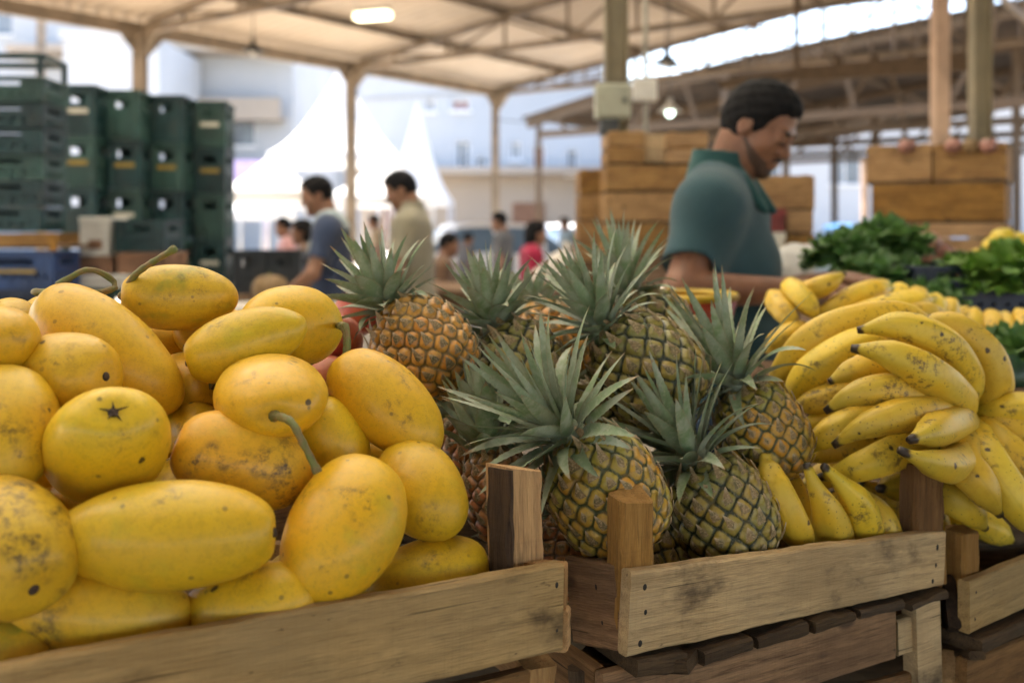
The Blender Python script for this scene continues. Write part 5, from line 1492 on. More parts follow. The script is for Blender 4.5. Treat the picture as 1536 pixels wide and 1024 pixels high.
def building(name, origin, xdir, width, height, depth, wins, mat, label, extras=None):
    """front wall with real recessed windows. wins: (x0, x1, z0, z1, material)"""
    x = Vector(xdir).normalized(); y = Vector((0, 0, 1)).cross(x)
    M = Matrix(((x.x, y.x, 0, origin[0]), (x.y, y.y, 0, origin[1]), (0, 0, 1, origin[2]), (0, 0, 0, 1)))
    root = thing(name, origin, label, 'building', None, M)
    xs = sorted({0, width} | {w[0] for w in wins} | {w[1] for w in wins}); zs = sorted({0, height} | {w[2] for w in wins} | {w[3] for w in wins})
    mb = MB()
    for i in range(len(xs) - 1):
        for j in range(len(zs) - 1):
            cx, cz = (xs[i] + xs[i + 1]) / 2, (zs[j] + zs[j + 1]) / 2
            if any(w[0] < cx < w[1] and w[2] < cz < w[3] for w in wins): continue
            mb.add([(xs[i], 0, zs[j]), (xs[i + 1], 0, zs[j]), (xs[i + 1], 0, zs[j + 1]), (xs[i], 0, zs[j + 1])], [(0, 1, 2, 3)])
    for (a, b, c, d, m) in wins:
        r = .25
        mb.add([(a, 0, c), (b, 0, c), (b, 0, d), (a, 0, d), (a, r, c), (b, r, c), (b, r, d), (a, r, d)], [(0, 4, 5, 1), (1, 5, 6, 2), (2, 6, 7, 3), (3, 7, 4, 0)])
    mb.add([(0, 0, 0), (width, 0, 0), (width, depth, 0), (0, depth, 0), (0, 0, height), (width, 0, height), (width, depth, height), (0, depth, height)], [(4, 5, 6, 7), (1, 2, 6, 5), (2, 3, 7, 6), (3, 0, 4, 7)])
    mb.build('wall', M_[mat], M, root)
    for (a, b, c, d, m) in wins:
        w = MB(); w.box((a, .2, c), (b, .24, d), 0); o = w.build('window', M_[m], M, root)
        fr = MB(); t_ = .07; fr.box((a, .14, c), (a + t_, .198, d)); fr.box((b - t_, .14, c), (b, .198, d)); fr.box((a + t_, .14, d - t_), (b - t_, .198, d)); fr.box((a + t_, .14, c), (b - t_, .198, c + t_)); fr.box(((a + b) / 2 - .03, .15, c + t_), ((a + b) / 2 + .03, .197, d - t_)); fr.build('frame', M_['trim'], M, o)
        si = MB(); si.box((a - .1, -.12, c - .09), (b + .1, .1, c - .003)); si.build('sill', M_['trim'], M, o)
    mb = MB(); mb.box((-.15, -.15, height), (width + .15, .25, height + .35)); mb.build('parapet', M_[mat], M, root)
    if extras: extras(root, M)
    return root


def bx(x0, x1, d): return (x0 - CX) / F * d, (x1 - CX) / F * d
# left pale block, wide
x0, x1 = bx(-700, 440, 46)
def exA(root, M):
    mb = MB(); mb.box((24.9, -1.1, 7.2), (29.0, -.002, 7.4)); mb.box((24.9, -1.1, 7.4), (29, -1.02, 8.3)); mb.build('balcony', M_['grey_wall'], M, root)
    for z in (3.4, 6.2):
        mb = MB(); mb.box((29.6, -1.0, z), (34.6, -.002, z + .16)); mb.box((29.6, -1.0, z + .16), (34.6, -.93, z + 1.0)); mb.build('balcony', M_['cream_wall'], M, root)
    mb = MB(); mb.box((22.5, -1.6, 9.2), (35, -.002, 9.5)); mb.build('ledge', M_['cream_wall'], M, root)
building('apartment_block', (x0, 46, 0), (1, 0, 0), x1 - x0, 14.5, 12, [(24.6, 26.9, 8.4 - .8, 9.9 - .8 , 'window'), (31, 33.2, 5.1, 6.6, 'window'), (31, 33.2, 2.2, 3.7, 'window'), (20, 22, 10.2, 12.2, 'window'), (15, 17, 10.2, 12.2, 'window')][1:], 'white_wall', 'wide pale apartment block behind the green crate stacks', exA)
x0, x1 = bx(95, 238, 40)
building('stair_block', (x0, 40, 0), (1, 0, 0), x1 - x0, 8.9, 5.5, [], 'grey_wall', 'pale grey stair block rising in front of the wide apartment block')
d = 38; x0, x1 = bx(540, 905, d)
def px2(x): return (x - x0 / d * F - CX) / F * d
def W_(a, b, y0, y1, m='window'): return (px2(a), px2(b), CAMH - (y1 - HY) / F * d, CAMH - (y0 - HY) / F * d, m)
def exB(root, M):
    L_ = x1 - x0
    mb = MB(); mb.box((0, -.9, 3.35), (L_, -.002, 3.5)); mb.box((0, -.9, 3.5), (L_, -.84, 3.62)); mb.build('canopy', M_['cream_wall'], M, root)
    mb = MB(); mb.box((.02, -.03, .02), (L_ - .02, -.003, 3.33)); mb.build('shopfront_band', M_['cream_wall'], M, root)
    for a, b in ((.9, 2.4), (5.8, 7.0)):
        m = MB(); m.box((a, -.12, .05), (b, -.033, 2.3)); m.build('door', M_['cardboard'], M, root)
    mb = MB(); mb.bar((.2, -.06, 6.25), (L_ - .2, -.06, 6.75), .03); mb.build('wire', M_['conduit'], M, root)
building('terrace_block', (x0, d, 0), (1, 0, 0), x1 - x0, 12.5, 10, [W_(684, 705, 212, 252), W_(714, 730, 236, 252), W_(766, 781, 214, 240), W_(799, 818, 220, 258, 'window_red'), W_(678, 704, 150, 166, 'window_red'), W_(638, 652, 150, 168), W_(850, 866, 225, 262)], 'white_wall', 'white terrace block with small windows behind the cars', exB)
x0, x1 = bx(905, 1900, 62)
building('far_block', (x0, 62, 0), (1, 0, 0), x1 - x0, 9, 10, [(3, 5, 4, 6, 'window'), (9, 11, 4, 6, 'window'), (14, 16, 4, 6, 'window'), (20, 22, 4, 6, 'window')], 'white_wall', 'distant white block seen through the old hall')
x0, x1 = bx(430, 560, 58)
building('rear_block', (x0, 58, 0), (1, 0, 0), x1 - x0, 10.5, 10, [(2.4, 3.4, 5.2, 6.6, 'window')], 'grey_wall', 'pale block filling the gap behind the tall tent')
# lower awning shops and banner left of the middle
c = P(372, 268, 30); mb = MB(); mb.box((-1.0, -.03, -.55), (.55, .03, .55)); mb.bar((-1.0, .0, .55), (-1.0, .0, -c.z), .05); mb.bar((.55, 0, .55), (.55, 0, -c.z), .05)
o = mb.build('banner', M_['purple_banner'], Matrix.Translation(c)); tag(o, 'faded lilac banner above the small peaked tent', 'banner')


def tent(cx, d, half, eave_px, apex_px, label, nseg=12, depth=None, valance=.22):
    """square peaked canopy with concave sides, four poles"""
    c = G(cx, d); ze = CAMH - (eave_px - HY) / F * d; za = CAMH - (apex_px - HY) / F * d
    root = thing('market_tent', c, label, 'tent', 'white peaked tents outside'); v, f = [], []; ns = 32
    hx = half / F * d; hy = hx
    for i in range(nseg + 1):
        u = i / nseg; r = 1 - u; z = ze + (za - ze) * (u ** 1.75 * .75 + u * .25)
        for k in range(ns):
            th = 2 * PI * k / ns; cs, sn = math.cos(th), math.sin(th); m = max(abs(cs), abs(sn))
            q = 1 / m if u < .98 else 1
            v.append((hx * r * cs * q, hy * r * sn * q, z - .10 * r * (1 - abs(abs(cs) - abs(sn)) ** .5) * 0))
    for i in range(nseg):
        for k in range(ns): f.append((i * ns + k, i * ns + (k + 1) % ns, (i + 1) * ns + (k + 1) % ns, (i + 1) * ns + k))
    b = len(v)
    for k in range(ns):
        x_, y_, z_ = v[k]; v.append((x_, y_, z_ - valance))
    for k in range(ns): f.append((b + k, b + (k + 1) % ns, (k + 1) % ns, k))
    obj('canopy', mesh_of('canopy', v, f, M_['tent']), Matrix.Translation(c), root)
    for sx in (-1, 1):
        for sy in (-1, 1):
            mb = MB(); mb.tube([(sx * hx * .98, sy * hy * .98, 0), (sx * hx * .98, sy * hy * .98, ze)], .035, 8); mb.build('pole', M_['tent_pole'], Matrix.Translation(c), root)
tent(408, 19, 66, 288, 228, 'small white peaked tent just right of the green crate stacks')
tent(512, 27, 90, 236, 96, 'tall white tent whose peak rises behind the middle roof post')
tent(572, 22, 74, 296, 232, 'low white tent behind the man in khaki')
tent(626, 34, 52, 300, 150, 'narrow white tent rising right of the man in khaki')
tent(468, 24, 60, 300, 262, 'flat white tent behind the man in navy')
tent(372, 28, 60, 318, 270, 'far white tent behind the stall frames at left')


def car(x, d, yaw, label, paint):
    c = G(x, d); M = TR(c, yaw); root = thing('parked_car', c, label, 'car', 'cars parked outside', M)
    st = [(-2.1, .42, .62, .70), (-2.0, .28, .80, .80), (-1.3, .22, .90, .86), (-.4, .20, .95, .87), (.7, .20, .95, .87), (1.2, .22, .88, .86), (1.9, .26, .74, .80), (2.1, .40, .58, .68)]
    v, f = [], []
    for (X, z0, z1, hw) in st:
        for (yy, zz) in ((-hw * .9, z0), (-hw, z0 + .12), (-hw, z1 - .14), (-hw * .9, z1), (hw * .9, z1), (hw, z1 - .14), (hw, z0 + .12), (hw * .9, z0)): v.append((X, yy, zz))
    for i in range(len(st) - 1):
        for k in range(8): f.append((i * 8 + k, (i + 1) * 8 + k, (i + 1) * 8 + (k + 1) % 8, i * 8 + (k + 1) % 8))
    f.append(tuple(range(8))); f.append(tuple(range(len(st) * 8 - 1, len(st) * 8 - 9, -1)))
    obj('body', mesh_of('car_body', v, f, M_[paint], smooth=True), M, root)
    def cab(st, name, mat, par):
        v, f = [], []
        for (X, z0, z1, h0, h1) in st:
            v += [(X, -h0, z0), (X, -h1, z1), (X, h1, z1), (X, h0, z0)]
        for i in range(len(st) - 1):
            for k in range(4): f.append((i * 4 + k, (i + 1) * 4 + k, (i + 1) * 4 + (k + 1) % 4, i * 4 + (k + 1) % 4))
        f.append((0, 1, 2, 3)); n = len(v); f.append((n - 1, n - 2, n - 3, n - 4))
        return obj(name, mesh_of(name, v, f, M_[mat], smooth=False), M, par)
    cab([(-1.85, .86, .90, .74, .74), (-1.1, .90, 1.38, .80, .62), (.25, .92, 1.40, .80, .62), (1.05, .90, .95, .78, .76)], 'windows', 'car_glass', root)
    cab([(-1.25, 1.36, 1.41, .64, .60), (-.9, 1.383, 1.46, .65, .58), (.1, 1.388, 1.47, .65, .58), (.38, 1.36, 1.42, .64, .6)], 'roof', paint, root)
    for X in (-.42, -1.25):
        mb = MB(); mb.bar((X, -.825, .9), (X + .1 * (X > -1), -.66, 1.39), .06); mb.bar((X, .825, .9), (X + .1 * (X > -1), .66, 1.39), .06); mb.build('pillar_trim', M_[paint], M, root)
    for X in (-1.3, 1.3):
        for sy in (-1, 1):
            mb = MB(); mb.tube([(X, sy * .66, .31), (X, sy * .68, .31), (X, sy * .86, .31), (X, sy * .88, .31)], [.27, .31, .31, .27], 20); w = mb.build('wheel', M_['tyre'], M, root)
            mb = MB(); mb.tube([(X, sy * .87, .31), (X, sy * .89, .31)], [.19, .17], 14); mb.build('rim', M_['rim'], M, w)
    for sy in (-1, 1):
        mb = MB(); mb.box((2.02, sy * .56 - .13, .60), (2.09, sy * .56 + .13, .70), 0, None, .02); mb.build('headlight', M_['trim'], M, root)
    return root
car(694, 24, R(200), 'white car behind the man in khaki', 'car_white')
car(704, 19, R(195), 'low white car with blue-tinted windows in front of another white car', 'car_white')
car(800, 27, R(170), 'white car parked behind the person in crimson', 'car_white')
car(868, 24, R(120), 'white car parked beside the crate stack at the far post', 'car_white')
car(1262, 24, R(160), 'pale blue car in the bright opening right of the vendor', 'car_blue')
# ================================================================ stacked crates behind
ORD = ['first', 'second', 'third', 'fourth', 'fifth', 'sixth', 'seventh', 'eighth']


def plastic_crate(w, dp, h, mat, label, M, group, ribs=3, band=True, lab=None):
    """open topped harvest crate with slotted walls, corner posts, rim and hand holes"""
    root = thing('plastic_crate', (0, 0, 0), label, 'crate', group, M); t = .012; mb = MB()
    p = .03
    for sx in (-1, 1):
        for sy in (-1, 1):
            a, b = sorted((sx * w / 2, sx * (w / 2 - p))); c, d = sorted((sy * dp / 2, sy * (dp / 2 - p))); mb.box((a, c, 0), (b, d, h), 0, None, .004)
    def wall(sy, along):
        Lw = (w if along == 'x' else dp) / 2 - p; off = (dp if along == 'x' else w) / 2
        def B(u0, u1, z0, z1, o=.004, th=t):
            a, b = sorted((sy * (off - o), sy * (off - o - th)))
            mb.box((u0, a, z0), (u1, b, z1)) if along == 'x' else mb.box((a, u0, z0), (b, u1, z1))
        B(-Lw, Lw, .0, h * .30); B(-Lw, Lw, h * .40, h * .64); B(-Lw, Lw, h * .82, h)
        B(-Lw, -Lw * .62, h * .64, h * .82); B(Lw * .62, Lw, h * .64, h * .82)          # hand hole between
        for k in range(7):
            u = -Lw + (k + .5) * 2 * Lw / 7; B(u - .010, u + .010, h * .30, h * .40)
        for k in range(ribs): u = -Lw + (k + 1) * 2 * Lw / (ribs + 1); B(u - .004, u + .004, .01, h * .28, -.002, .0058)
    for s_ in (-1, 1): wall(s_, 'x'); wall(s_, 'y')
    mb.box((-w / 2 + p, dp / 2 - .020, .02), (w / 2 - p, dp / 2 - .0165, h * .85))
    mb.box((-w / 2 + p, -dp / 2 + p, .004), (w / 2 - p, dp / 2 - p, .014))
    mb.build('basket', M_[mat], M, root)
    r = MB(); o = .008
    for s_ in (-1, 1):
        a, b = sorted((s_ * (dp / 2 + o), s_ * (dp / 2 - .001))); r.box((-w / 2 - o, a, h * .93), (w / 2 + o, b, h - .001))
        a, b = sorted((s_ * (w / 2 + o), s_ * (w / 2 - .001))); r.box((a, -dp / 2 + .001, h * .93), (b, dp / 2 - .001, h - .001))
    r.build('rim', M_[mat], M, root)
    if lab:
        l = MB(); l.box((-w * .3, -dp / 2 - .006, h * .44), (w * .3, -dp / 2 + .003, h * .53)); l.build('label_strip', M_[lab], M, root)
    return root


# four columns of dark green crates
proto = {}
cols = [(108, 124, 6.0, 52, 'leftmost'), (176, 132, 6.2, 64, 'second'), (243, 140, 6.45, 60, 'third'), (306, 149, 6.7, 56, 'rightmost')]
rng = random.Random(4)
for ci, (x, ytop, d, wpx, cn) in enumerate(cols):
    ztop = CAMH - (ytop - HY) / F * d; hh = .312; n = 5
    for r in range(n):
        c = G(x, d, ztop - hh * (r + 1) + .0); c.y += .24
        lb = 'dark green plastic crate, %s from top in the %s of four tall stacks' % (ORD[r], cn)
        key = ('b' if (ci + r) % 2 else 'a', 'yellow_label' if (ci * 3 + r) % 3 == 1 else 'paper' if (ci + r) % 3 == 0 else None)
        M = TR(c, R(rng.uniform(-3, 3) + 4))
        if key not in proto:
            proto[key] = plastic_crate(.205, .36, hh - .004, 'plastic_green' if key[0] == 'a' else 'plastic_green_b', lb, M, 'green plastic crates in four stacks', 3, True, key[1])
        else: copy_tree(proto[key], M, lb)
# frame the stacks stand on
zt = CAMH + (HY - 124) / F * 6.0 - .312 * 5
rk = thing('metal_bench', (-2.35, 6.6, 0), 'dark metal bench carrying the tall green crate stacks', 'bench')
mb = MB(); mb.box((-3.0, 6.1, zt - .09), (-1.75, 7.3, zt - .03)); mb.build('top', M_['dark_metal'], None, rk)
for X in (-2.95, -1.8):
    for Y in (6.15, 7.25):
        m = MB(); m.box((X - .03, Y - .03, 0), (X + .03, Y + .03, zt - .091)); m.build('leg', M_['dark_metal'], None, rk)
# nearer stack of shallow trays at the far left
d = 4.5; zt = CAMH - (112 - HY) / F * d
for r in range(6):
    c = G(-10, d, zt - .118 * (r + 1)); c.y += .16
    plastic_crate(.40, .3, .112, 'plastic_green' if r % 3 else 'plastic_green_b', 'shallow dark green tray, %s from top of the near left stack' % ORD[r], TR(c, R(3 + rng.uniform(-2, 2))), 'shallow trays at far left', 5)
c = G(-10, d, zt + .001); c.y += .16
rt = thing('wire_tray', c, 'open green frame standing on top of the shallow trays at far left', 'frame')
mb = MB()
for X in (-.19, .19):
    for Y in (-.14, .14): mb.bar((X, Y, 0), (X, Y, .085), .022)
mb.bar((-.2, -.14, .085), (.2, -.14, .085), .026); mb.bar((-.2, .14, .085), (.2, .14, .085), .026); mb.bar((-.19, -.14, .085), (-.19, .14, .085), .026); mb.bar((.19, -.14, .085), (.19, .14, .085), .026)
mb.build('frame', M_['plastic_green'], TR(c, R(3)), rt)
zb = zt - .118 * 6
M = TR(G(14, d, zb - .075) + Vector((0, .27, 0)), R(2))
tr_ = thing('wooden_tray', (0, 0, 0), 'brown wooden tray between the shallow green trays and blue crates', 'tray', None, M)
mb = MB(); mb.box((-.19, -.24, 0), (.19, .24, .012)); mb.build('base', M_['wood_table'], M, tr_)
for sy in (-1, 1):
    m = MB(); m.box((-.19, sy * .24 - .006, .013), (.19, sy * .24 + .006, .068)); m.build('side', M_['wood_crate'], M, tr_)
for sx in (-1, 1):
    m = MB(); m.box((sx * .178 - .018, -.262, -.01), (sx * .178 + .018, -.247, .072)); m.build('corner_post', M_['wood_post'], M, tr_)
z_ = zb - .085
for r in range(3):
    c = G(10, d, z_ - .175 * (r + 1)); c.y += .16
    plastic_crate(.40, .3, .17, 'plastic_blue' if r % 2 == 0 else 'plastic_navy', 'blue plastic crate, %s from top under the wooden tray at left' % ORD[r], TR(c, R(2)), 'blue crates at left', 3, True, 'yellow_label' if r == 0 else None)
lt = thing('low_table', G(60, 4.8), 'dark low table holding cartons and blue crates at left', 'table')
zt2 = z_ - .175 * 3
mb = MB(); mb.box((-3.1, 4.4, zt2 - .05), (-1.35, 5.2, zt2 - .002)); mb.build('top', M_['wood_table'], None, lt)
for X in (-3.0, -1.42):
    for Y in (4.46, 5.12):
        m = MB(); m.box((X - .03, Y - .03, 0), (X + .03, Y + .03, zt2 - .051)); m.build('leg', M_['wood_table'], None, lt)


def carton(x0, x1, y0, y1, d, dp, mat, label, name='carton', deco=None, flaps=False):
    a, b = P(x0, y1, d), P(x1, y0, d); w, h = b.x - a.x, b.z - a.z; c = Vector(((a.x + b.x) / 2, d + dp / 2, a.z)); M = TR(c)
    root = thing(name, c, label, 'box', 'boxes behind the mangoes', M)
    mb = MB(); mb.box((-w / 2, -dp / 2, 0), (w / 2, dp / 2, h), 0, None, .004); mb.build('body', M_[mat], M, root)
    m = MB(); m.box((-w / 2 - .003, -dp / 2 - .003, h - .03), (w / 2 + .003, dp / 2 + .003, h + .003), 0, None, .002); m.build('lid', M_[mat], M, root)
    if deco: m = MB(); m.box((-w * .18, -dp / 2 - .003, h * .18), (w * .3, -dp / 2 + .002, h * .42)); m.build('print_patch', M_[deco], M, root)
    return root
carton(119, 162, 326, 384, 5.0, .25, 'white_box', 'white carton with a dark printed patch, on a brown carton', deco='cardboard')
carton(119, 166, 386, 412, 5.0, .25, 'cardboard', 'flat brown carton under the white carton')
carton(176, 252, 380, 412, 5.0, .3, 'cardboard', 'wide reddish-brown carton below the small green crate')
carton(112, 190, 414, 432, 4.9, .3, 'white_box', 'low white carton behind the curved mango stems')
carton(196, 262, 414, 440, 4.95, .3, 'plastic_navy', 'dark navy box beside the low white carton')
c = P(207, 379, 5.0); plastic_crate(.25, .3, .16, 'plastic_green', 'small green crate standing on the reddish-brown carton', Matrix.Translation(Vector((c.x, 5.16, c.z + .002))), 'boxes behind the mangoes', 3)
for i, (x, y) in enumerate(((372, 442), (424, 442))):
    c = P(x, y, 6.6); plastic_crate(.225, .32, .29, 'plastic_black', ('black plastic crate right of the green stacks', 'black plastic crate beside the man in navy')[i], Matrix.Translation(Vector((c.x, 6.8, c.z))), 'black crates on the far counter', 3)


# long counters in the middle distance
def table(x0, x1, d0, d1, z, label, mat='wood_table', cloth_=None, name='stall_table'):
    cx = (x0 + x1) / 2; root = thing(name, (cx, (d0 + d1) / 2, 0), label, 'table', 'market stall tables')
    n = max(2, int((d1 - d0) / .16)); 
    mb = MB()
    for i in range(n):
        a = d0 + (d1 - d0) * i / n; b = d0 + (d1 - d0) * (i + 1) / n - .008; mb.box((x0, a, z - .03), (x1, b, z), 0, None, .003)
    mb.build('top', M_[mat], None, root)
    for a_, b_ in ((d0 + .015, d0 + .04), (d1 - .04, d1 - .015)):
        m = MB(); m.box((x0 + .02, a_, z - .13), (x1 - .02, b_, z - .032)); m.build('apron', M_[mat], None, root)
    for X in (x0 + .06, x1 - .06):
        for Y in (d0 + .07, d1 - .07):
            m = MB(); m.box((X - .035, Y - .025, 0), (X + .035, Y + .025, z - .032)); m.build('leg', M_[mat], None, root)
    if cloth_: m = MB(); m.box((x0 - .01, d0 - .012, z + .001), (x1 + .01, d1 + .01, z + .006)); m.box((x0 - .01, d0 - .012, z - .25), (x1 + .01, d0 - .008, z)); m.build('cover', M_[cloth_], None, root)
    return root
table(-1.95, -.45, 5.05, 6.0 - .45, .98, 'pale covered stall table in front of the man in navy', cloth_='pale_cloth')
table(-1.9, -.9, 6.55, 7.2, CAMH - (442 - HY) / F * 6.6 - .002, 'counter under the black crates')
table(-.62, .60, 6.0, 6.9, 1.02, 'brown stall table behind the middle pineapples')
table(.45, 1.1, 4.6, 5.2, 1.05, 'small brown table below the crate stack behind the vendor')
# melons / small produce on the counters
def ball(name, c, r, mat, label, cat, group, sq=.9, seed=0):
    v, f = [], []; n, m = 14, 20
    for i in range(n + 1):
        a = PI * i / n
        for k in range(m):
            b = 2 * PI * k / m; p = Vector((r * math.sin(a) * math.cos(b), r * math.sin(a) * math.sin(b), r * sq * (math.cos(a) - .12 * math.exp(-(a / .35) ** 2)))); p *= 1 + .05 * mnoise.noise(p * (1.5 / r) + Vector((seed, 0, 0))); v.append(p)
    for i in range(n):
        for k in range(m): f.append((i * m + k, (i + 1) * m + k, (i + 1) * m + (k + 1) % m, i * m + (k + 1) % m))
    o = obj(name, mesh_of(name, v, f, M_[mat]), TR(c, seed)); tag(o, label, cat, group)
    mb = MB(); mb.tube([(0, 0, r * sq * .84), (r * .03, 0, r * sq * .98), (r * .1, 0, r * sq * 1.08)], r * .07, 6); mb.build('stem', M_['stem'], TR(c, seed), o); return o
c = P(402, 432, 5.25); ball('melon', Vector((c.x, 5.3, .986 + .085)), .10, 'melon_brown', 'brownish melon on the table in front of the man in navy', 'melon', None, .8, 3)
# sack carried by the person in crimson
g = SDF((-.4, -.3, -.5), (.4, .3, .4), .02); g.ell((0, 0, -.09), (.17, .12, .13), .03).ell((.05, 0, .04), (.10, .08, .08), .08).ell((-.10, .02, -.12), (.10, .10, .09), .08)
v, f = g.mesh(); o = obj('sack', mesh_of('sack', v, f, M_['pale_cloth']), Matrix.Translation(P(834, 400, 7.3))); tag(o, 'pale lumpy sack in front of the person in crimson', 'sack')
mb = MB(); mb.tube([(.06, 0, .09), (.075, 0, .13), (.09, .01, .17)], [.04, .028, .045], 10); mb.build('tied_neck', M_['pale_cloth'], Matrix.Translation(P(834, 400, 7.3)), o)
c = P(822, 437, 7.3); table(c.x - .35, c.x + .45, 7.0, 7.6, c.z - .005, 'low table carrying the pale sack')


# ---------------------------------------------------------------- timber crates behind the vendor
def wood_crate(c, w, dp, h, yaw, label, group, boards=1, mat='wood_crate', split=None, divider=False):
    M = TR(c, yaw); root = thing('wooden_crate', c, label, 'crate', group, M); sd = int(abs(c[0] * 991 + c[2] * 577))
    bh = (h - .012 * (boards - 1)) / boards; t = .014
    def pl(name, a, b, hgt, T, m, s):
        a, b = Vector(a), Vector(b); plank(name, root, M @ a, M @ (a - Vector((0, 0, hgt))), M @ b, M @ (b - Vector((0, 0, hgt))), T, m, s, ((.03, .2), (.03, -.2), (.97, .2), (.97, -.2)), nx=5)
    for k in range(boards):
        z = h - k * (bh + .012)
        pl('front_board', (-w / 2, -dp / 2, z), (w / 2, -dp / 2, z), bh, t, M_[mat], sd + k)
        pl('back_board', (w / 2, dp / 2, z), (-w / 2, dp / 2, z), bh, t, M_[mat], sd + k + 9)
        pl('side_board', (w / 2 - .001, -dp / 2 + t + .001, z - .002), (w / 2 - .001, dp / 2 - t - .001, z - .002), bh, t, M_[mat], sd + k + 19)
        pl('side_board', (-w / 2 + .001, dp / 2 - t - .001, z - .002), (-w / 2 + .001, -dp / 2 + t + .001, z - .002), bh, t, M_[mat], sd + k + 29)
    m = MB(); m.box((-w / 2 + t + .002, -dp / 2 + t + .002, .002), (w / 2 - t - .002, dp / 2 - t - .002, .012)); m.build('base', M_['wood_table'], M, root)
    m = MB()
    for q in range(3): m.box((-w / 2 + .003, -dp / 2 + .004 + q * dp * .345, -.0125), (w / 2 - .003, -dp / 2 + .004 + q * dp * .345 + dp * .29, -.0008))
    m.build('gap_shade_slats', M_['wood_dark'], M, root)  # dark layer stands in for the shaded gap between stacked crates
    for sx in (-1, 1):
        m = MB(); x_ = sx * (w / 2 - t - .016); m.box((x_ - .014, -dp / 2 + t + .002, .013), (x_ + .014, -dp / 2 + t + .03, h + .004)); m.build('corner_post', M_['wood_post'], M, root)
    return root
G1 = 'timber crates stacked behind the vendor'
def row(x0, x1, y0, y1, d, label, group=G1, dp=.34, yaw=0, **k):
    a, b = P(x0, y1, d), P(x1, y0, d); return wood_crate(((a.x + b.x) / 2, d + dp / 2, a.z), b.x - a.x, dp, b.z - a.z - .004, yaw, label, group, **k)
row(912, 1062, 334, 381, 4.4, 'lowest timber crate left of the vendor\'s back', boards=1)
row(909, 1066, 288, 331, 4.4, 'timber crate second from bottom left of the vendor')
row(910, 1064, 247, 285, 4.4, 'timber crate third from bottom left of the vendor')
row(912, 968, 196, 244, 4.4, 'small timber crate top left of the stack by the pillar', boards=2)
row(1000, 1062, 198, 244, 4.4, 'small timber crate behind the vendor\'s neck, top of stack', boards=2)
row(962, 1000, 200, 244, 4.46, 'narrow pale crate between two small crates on top of stack', mat='wood_front')
row(868, 906, 330, 392, 4.9, 'lower timber crate behind the conduit', boards=1)
row(870, 906, 254, 328, 4.9, 'upper timber crate behind the conduit', boards=2)
row(1110, 1222, 262, 312, 4.2, 'top timber crate behind the vendor\'s chin', boards=1)
row(1180, 1220, 314, 348, 4.2, 'middle timber crate right of the dark red carton')
row(1110, 1222, 350, 384, 4.2, 'bottom timber crate of stack at vendor\'s chest', boards=1)
row(1100, 1222, 386, 430, 4.2, 'lowest timber crate partly hidden by the plastic bag')
carton(1140, 1178, 290 + 24, 348, 4.16, .3, 'red_box', 'dark red carton wedged in the crate stack before the vendor')
carton(1154, 1177, 326 + 24, 383, 4.10, .08, 'paper', 'pale paper box against the crate stack by the vendor\'s chest')
a = P(1160, 431, 4.2); table(a.x - .35, a.x + .55, 4.1, 4.7, a.z - .006, 'table under the timber crates in front of the vendor')
a = P(912, 382, 4.4); table(.40, .92, 4.36, 4.85, a.z - .006, 'table under the timber crates at the vendor\'s back')
a = P(868, 392, 4.9); table(.28, .5, 4.88, 5.26, a.z - .005, 'narrow stand under the two crates by the conduit')
G2 = 'timber crates stacked at right'
SY = R(-30); SF = P(1305, 340, 4.1)
def stk(u0, u1, y0, y1, label, dp=.34, **k):
    z0, z1 = CAMH - (y1 - HY) / F * 3.95, CAMH - (y0 - HY) / F * 3.95
    u0, u1 = u0 * 1.09, u1 * 1.09
    q = Matrix.Rotation(SY, 3, 'Z') @ Vector(((u0 + u1) / 2, dp / 2, 0)); wood_crate((SF.x + q.x, SF.y + q.y, z0), u1 - u0, dp, z1 - z0 - .013, SY, label, G2, **k)
stk(-.012, .215, 210, 270, 'left crate of the pair topping the right stack')
stk(.222, .462, 212, 270, 'right crate of the pair topping the right stack')
stk(.008, .456, 270, 331, 'long timber crate under the pair in the right stack')
stk(.0, .19, 331, 379, 'left crate in the third layer of right stack')
stk(.198, .46, 331, 379, 'right crate in the third layer of right stack', boards=2)
stk(.0, .45, 379, 431, 'bottom crate of the right stack behind the lettuces')
a = P(1312, 431, 3.95); table(1.40, 2.3, 3.74, 4.5, a.z - .014, 'table under the right stack of timber crates')
for i, (x, m_) in enumerate(((1430, 'onion'), (1456, 'melon_brown'), (1482, 'onion'), (1360, 'onion'))):
    c = P(x, 219, 4.02 - (x - 1360) * .0012); ball('round_fruit', c, .034, m_, ('pinkish fruit peeping over the right top crate, leftmost', 'brownish fruit peeping over the right top crate', 'pinkish fruit peeping over the right top crate, nearest its far corner', 'pinkish fruit in the left top crate')[i], 'fruit', 'fruit in the top crates', .9, i)

# ---------------------------------------------------------------- stall under the front display and produce behind
st = thing('display_stand', (.3, 1.3, 0), 'timber stand carrying the front crates of fruit', 'stand')
zs = .80
mb = MB()
for i in range(6): mb.box((-.75, .52 + i * .21, zs - .03), (1.6, .725 + i * .21, zs), 0, None, .003)
mb.build('top', M_['wood_dark'], None, st)
for X in (-.7, .4, 1.5):
    for Y in (.6, 1.7):
        m = MB(); m.box((X - .035, Y - .035, 0), (X + .035, Y + .035, zs - .031), 0, None, .004); m.build('leg', M_['wood_dark'], None, st)
mb = MB(); mb.box((-.75, 1.28, zs + .001), (1.6, 1.5, 1.06)); mb.build('rear_step', M_['wood_dark'], None, st)
# second crate set behind that props the pineapples and the mangoes
table(.42, 1.75, 1.55, 2.02, 1.13, 'stall table under the back bunches of bananas')
table(.95, 2.6, 2.3, 3.3, 1.12, 'produce table at right behind the bananas')


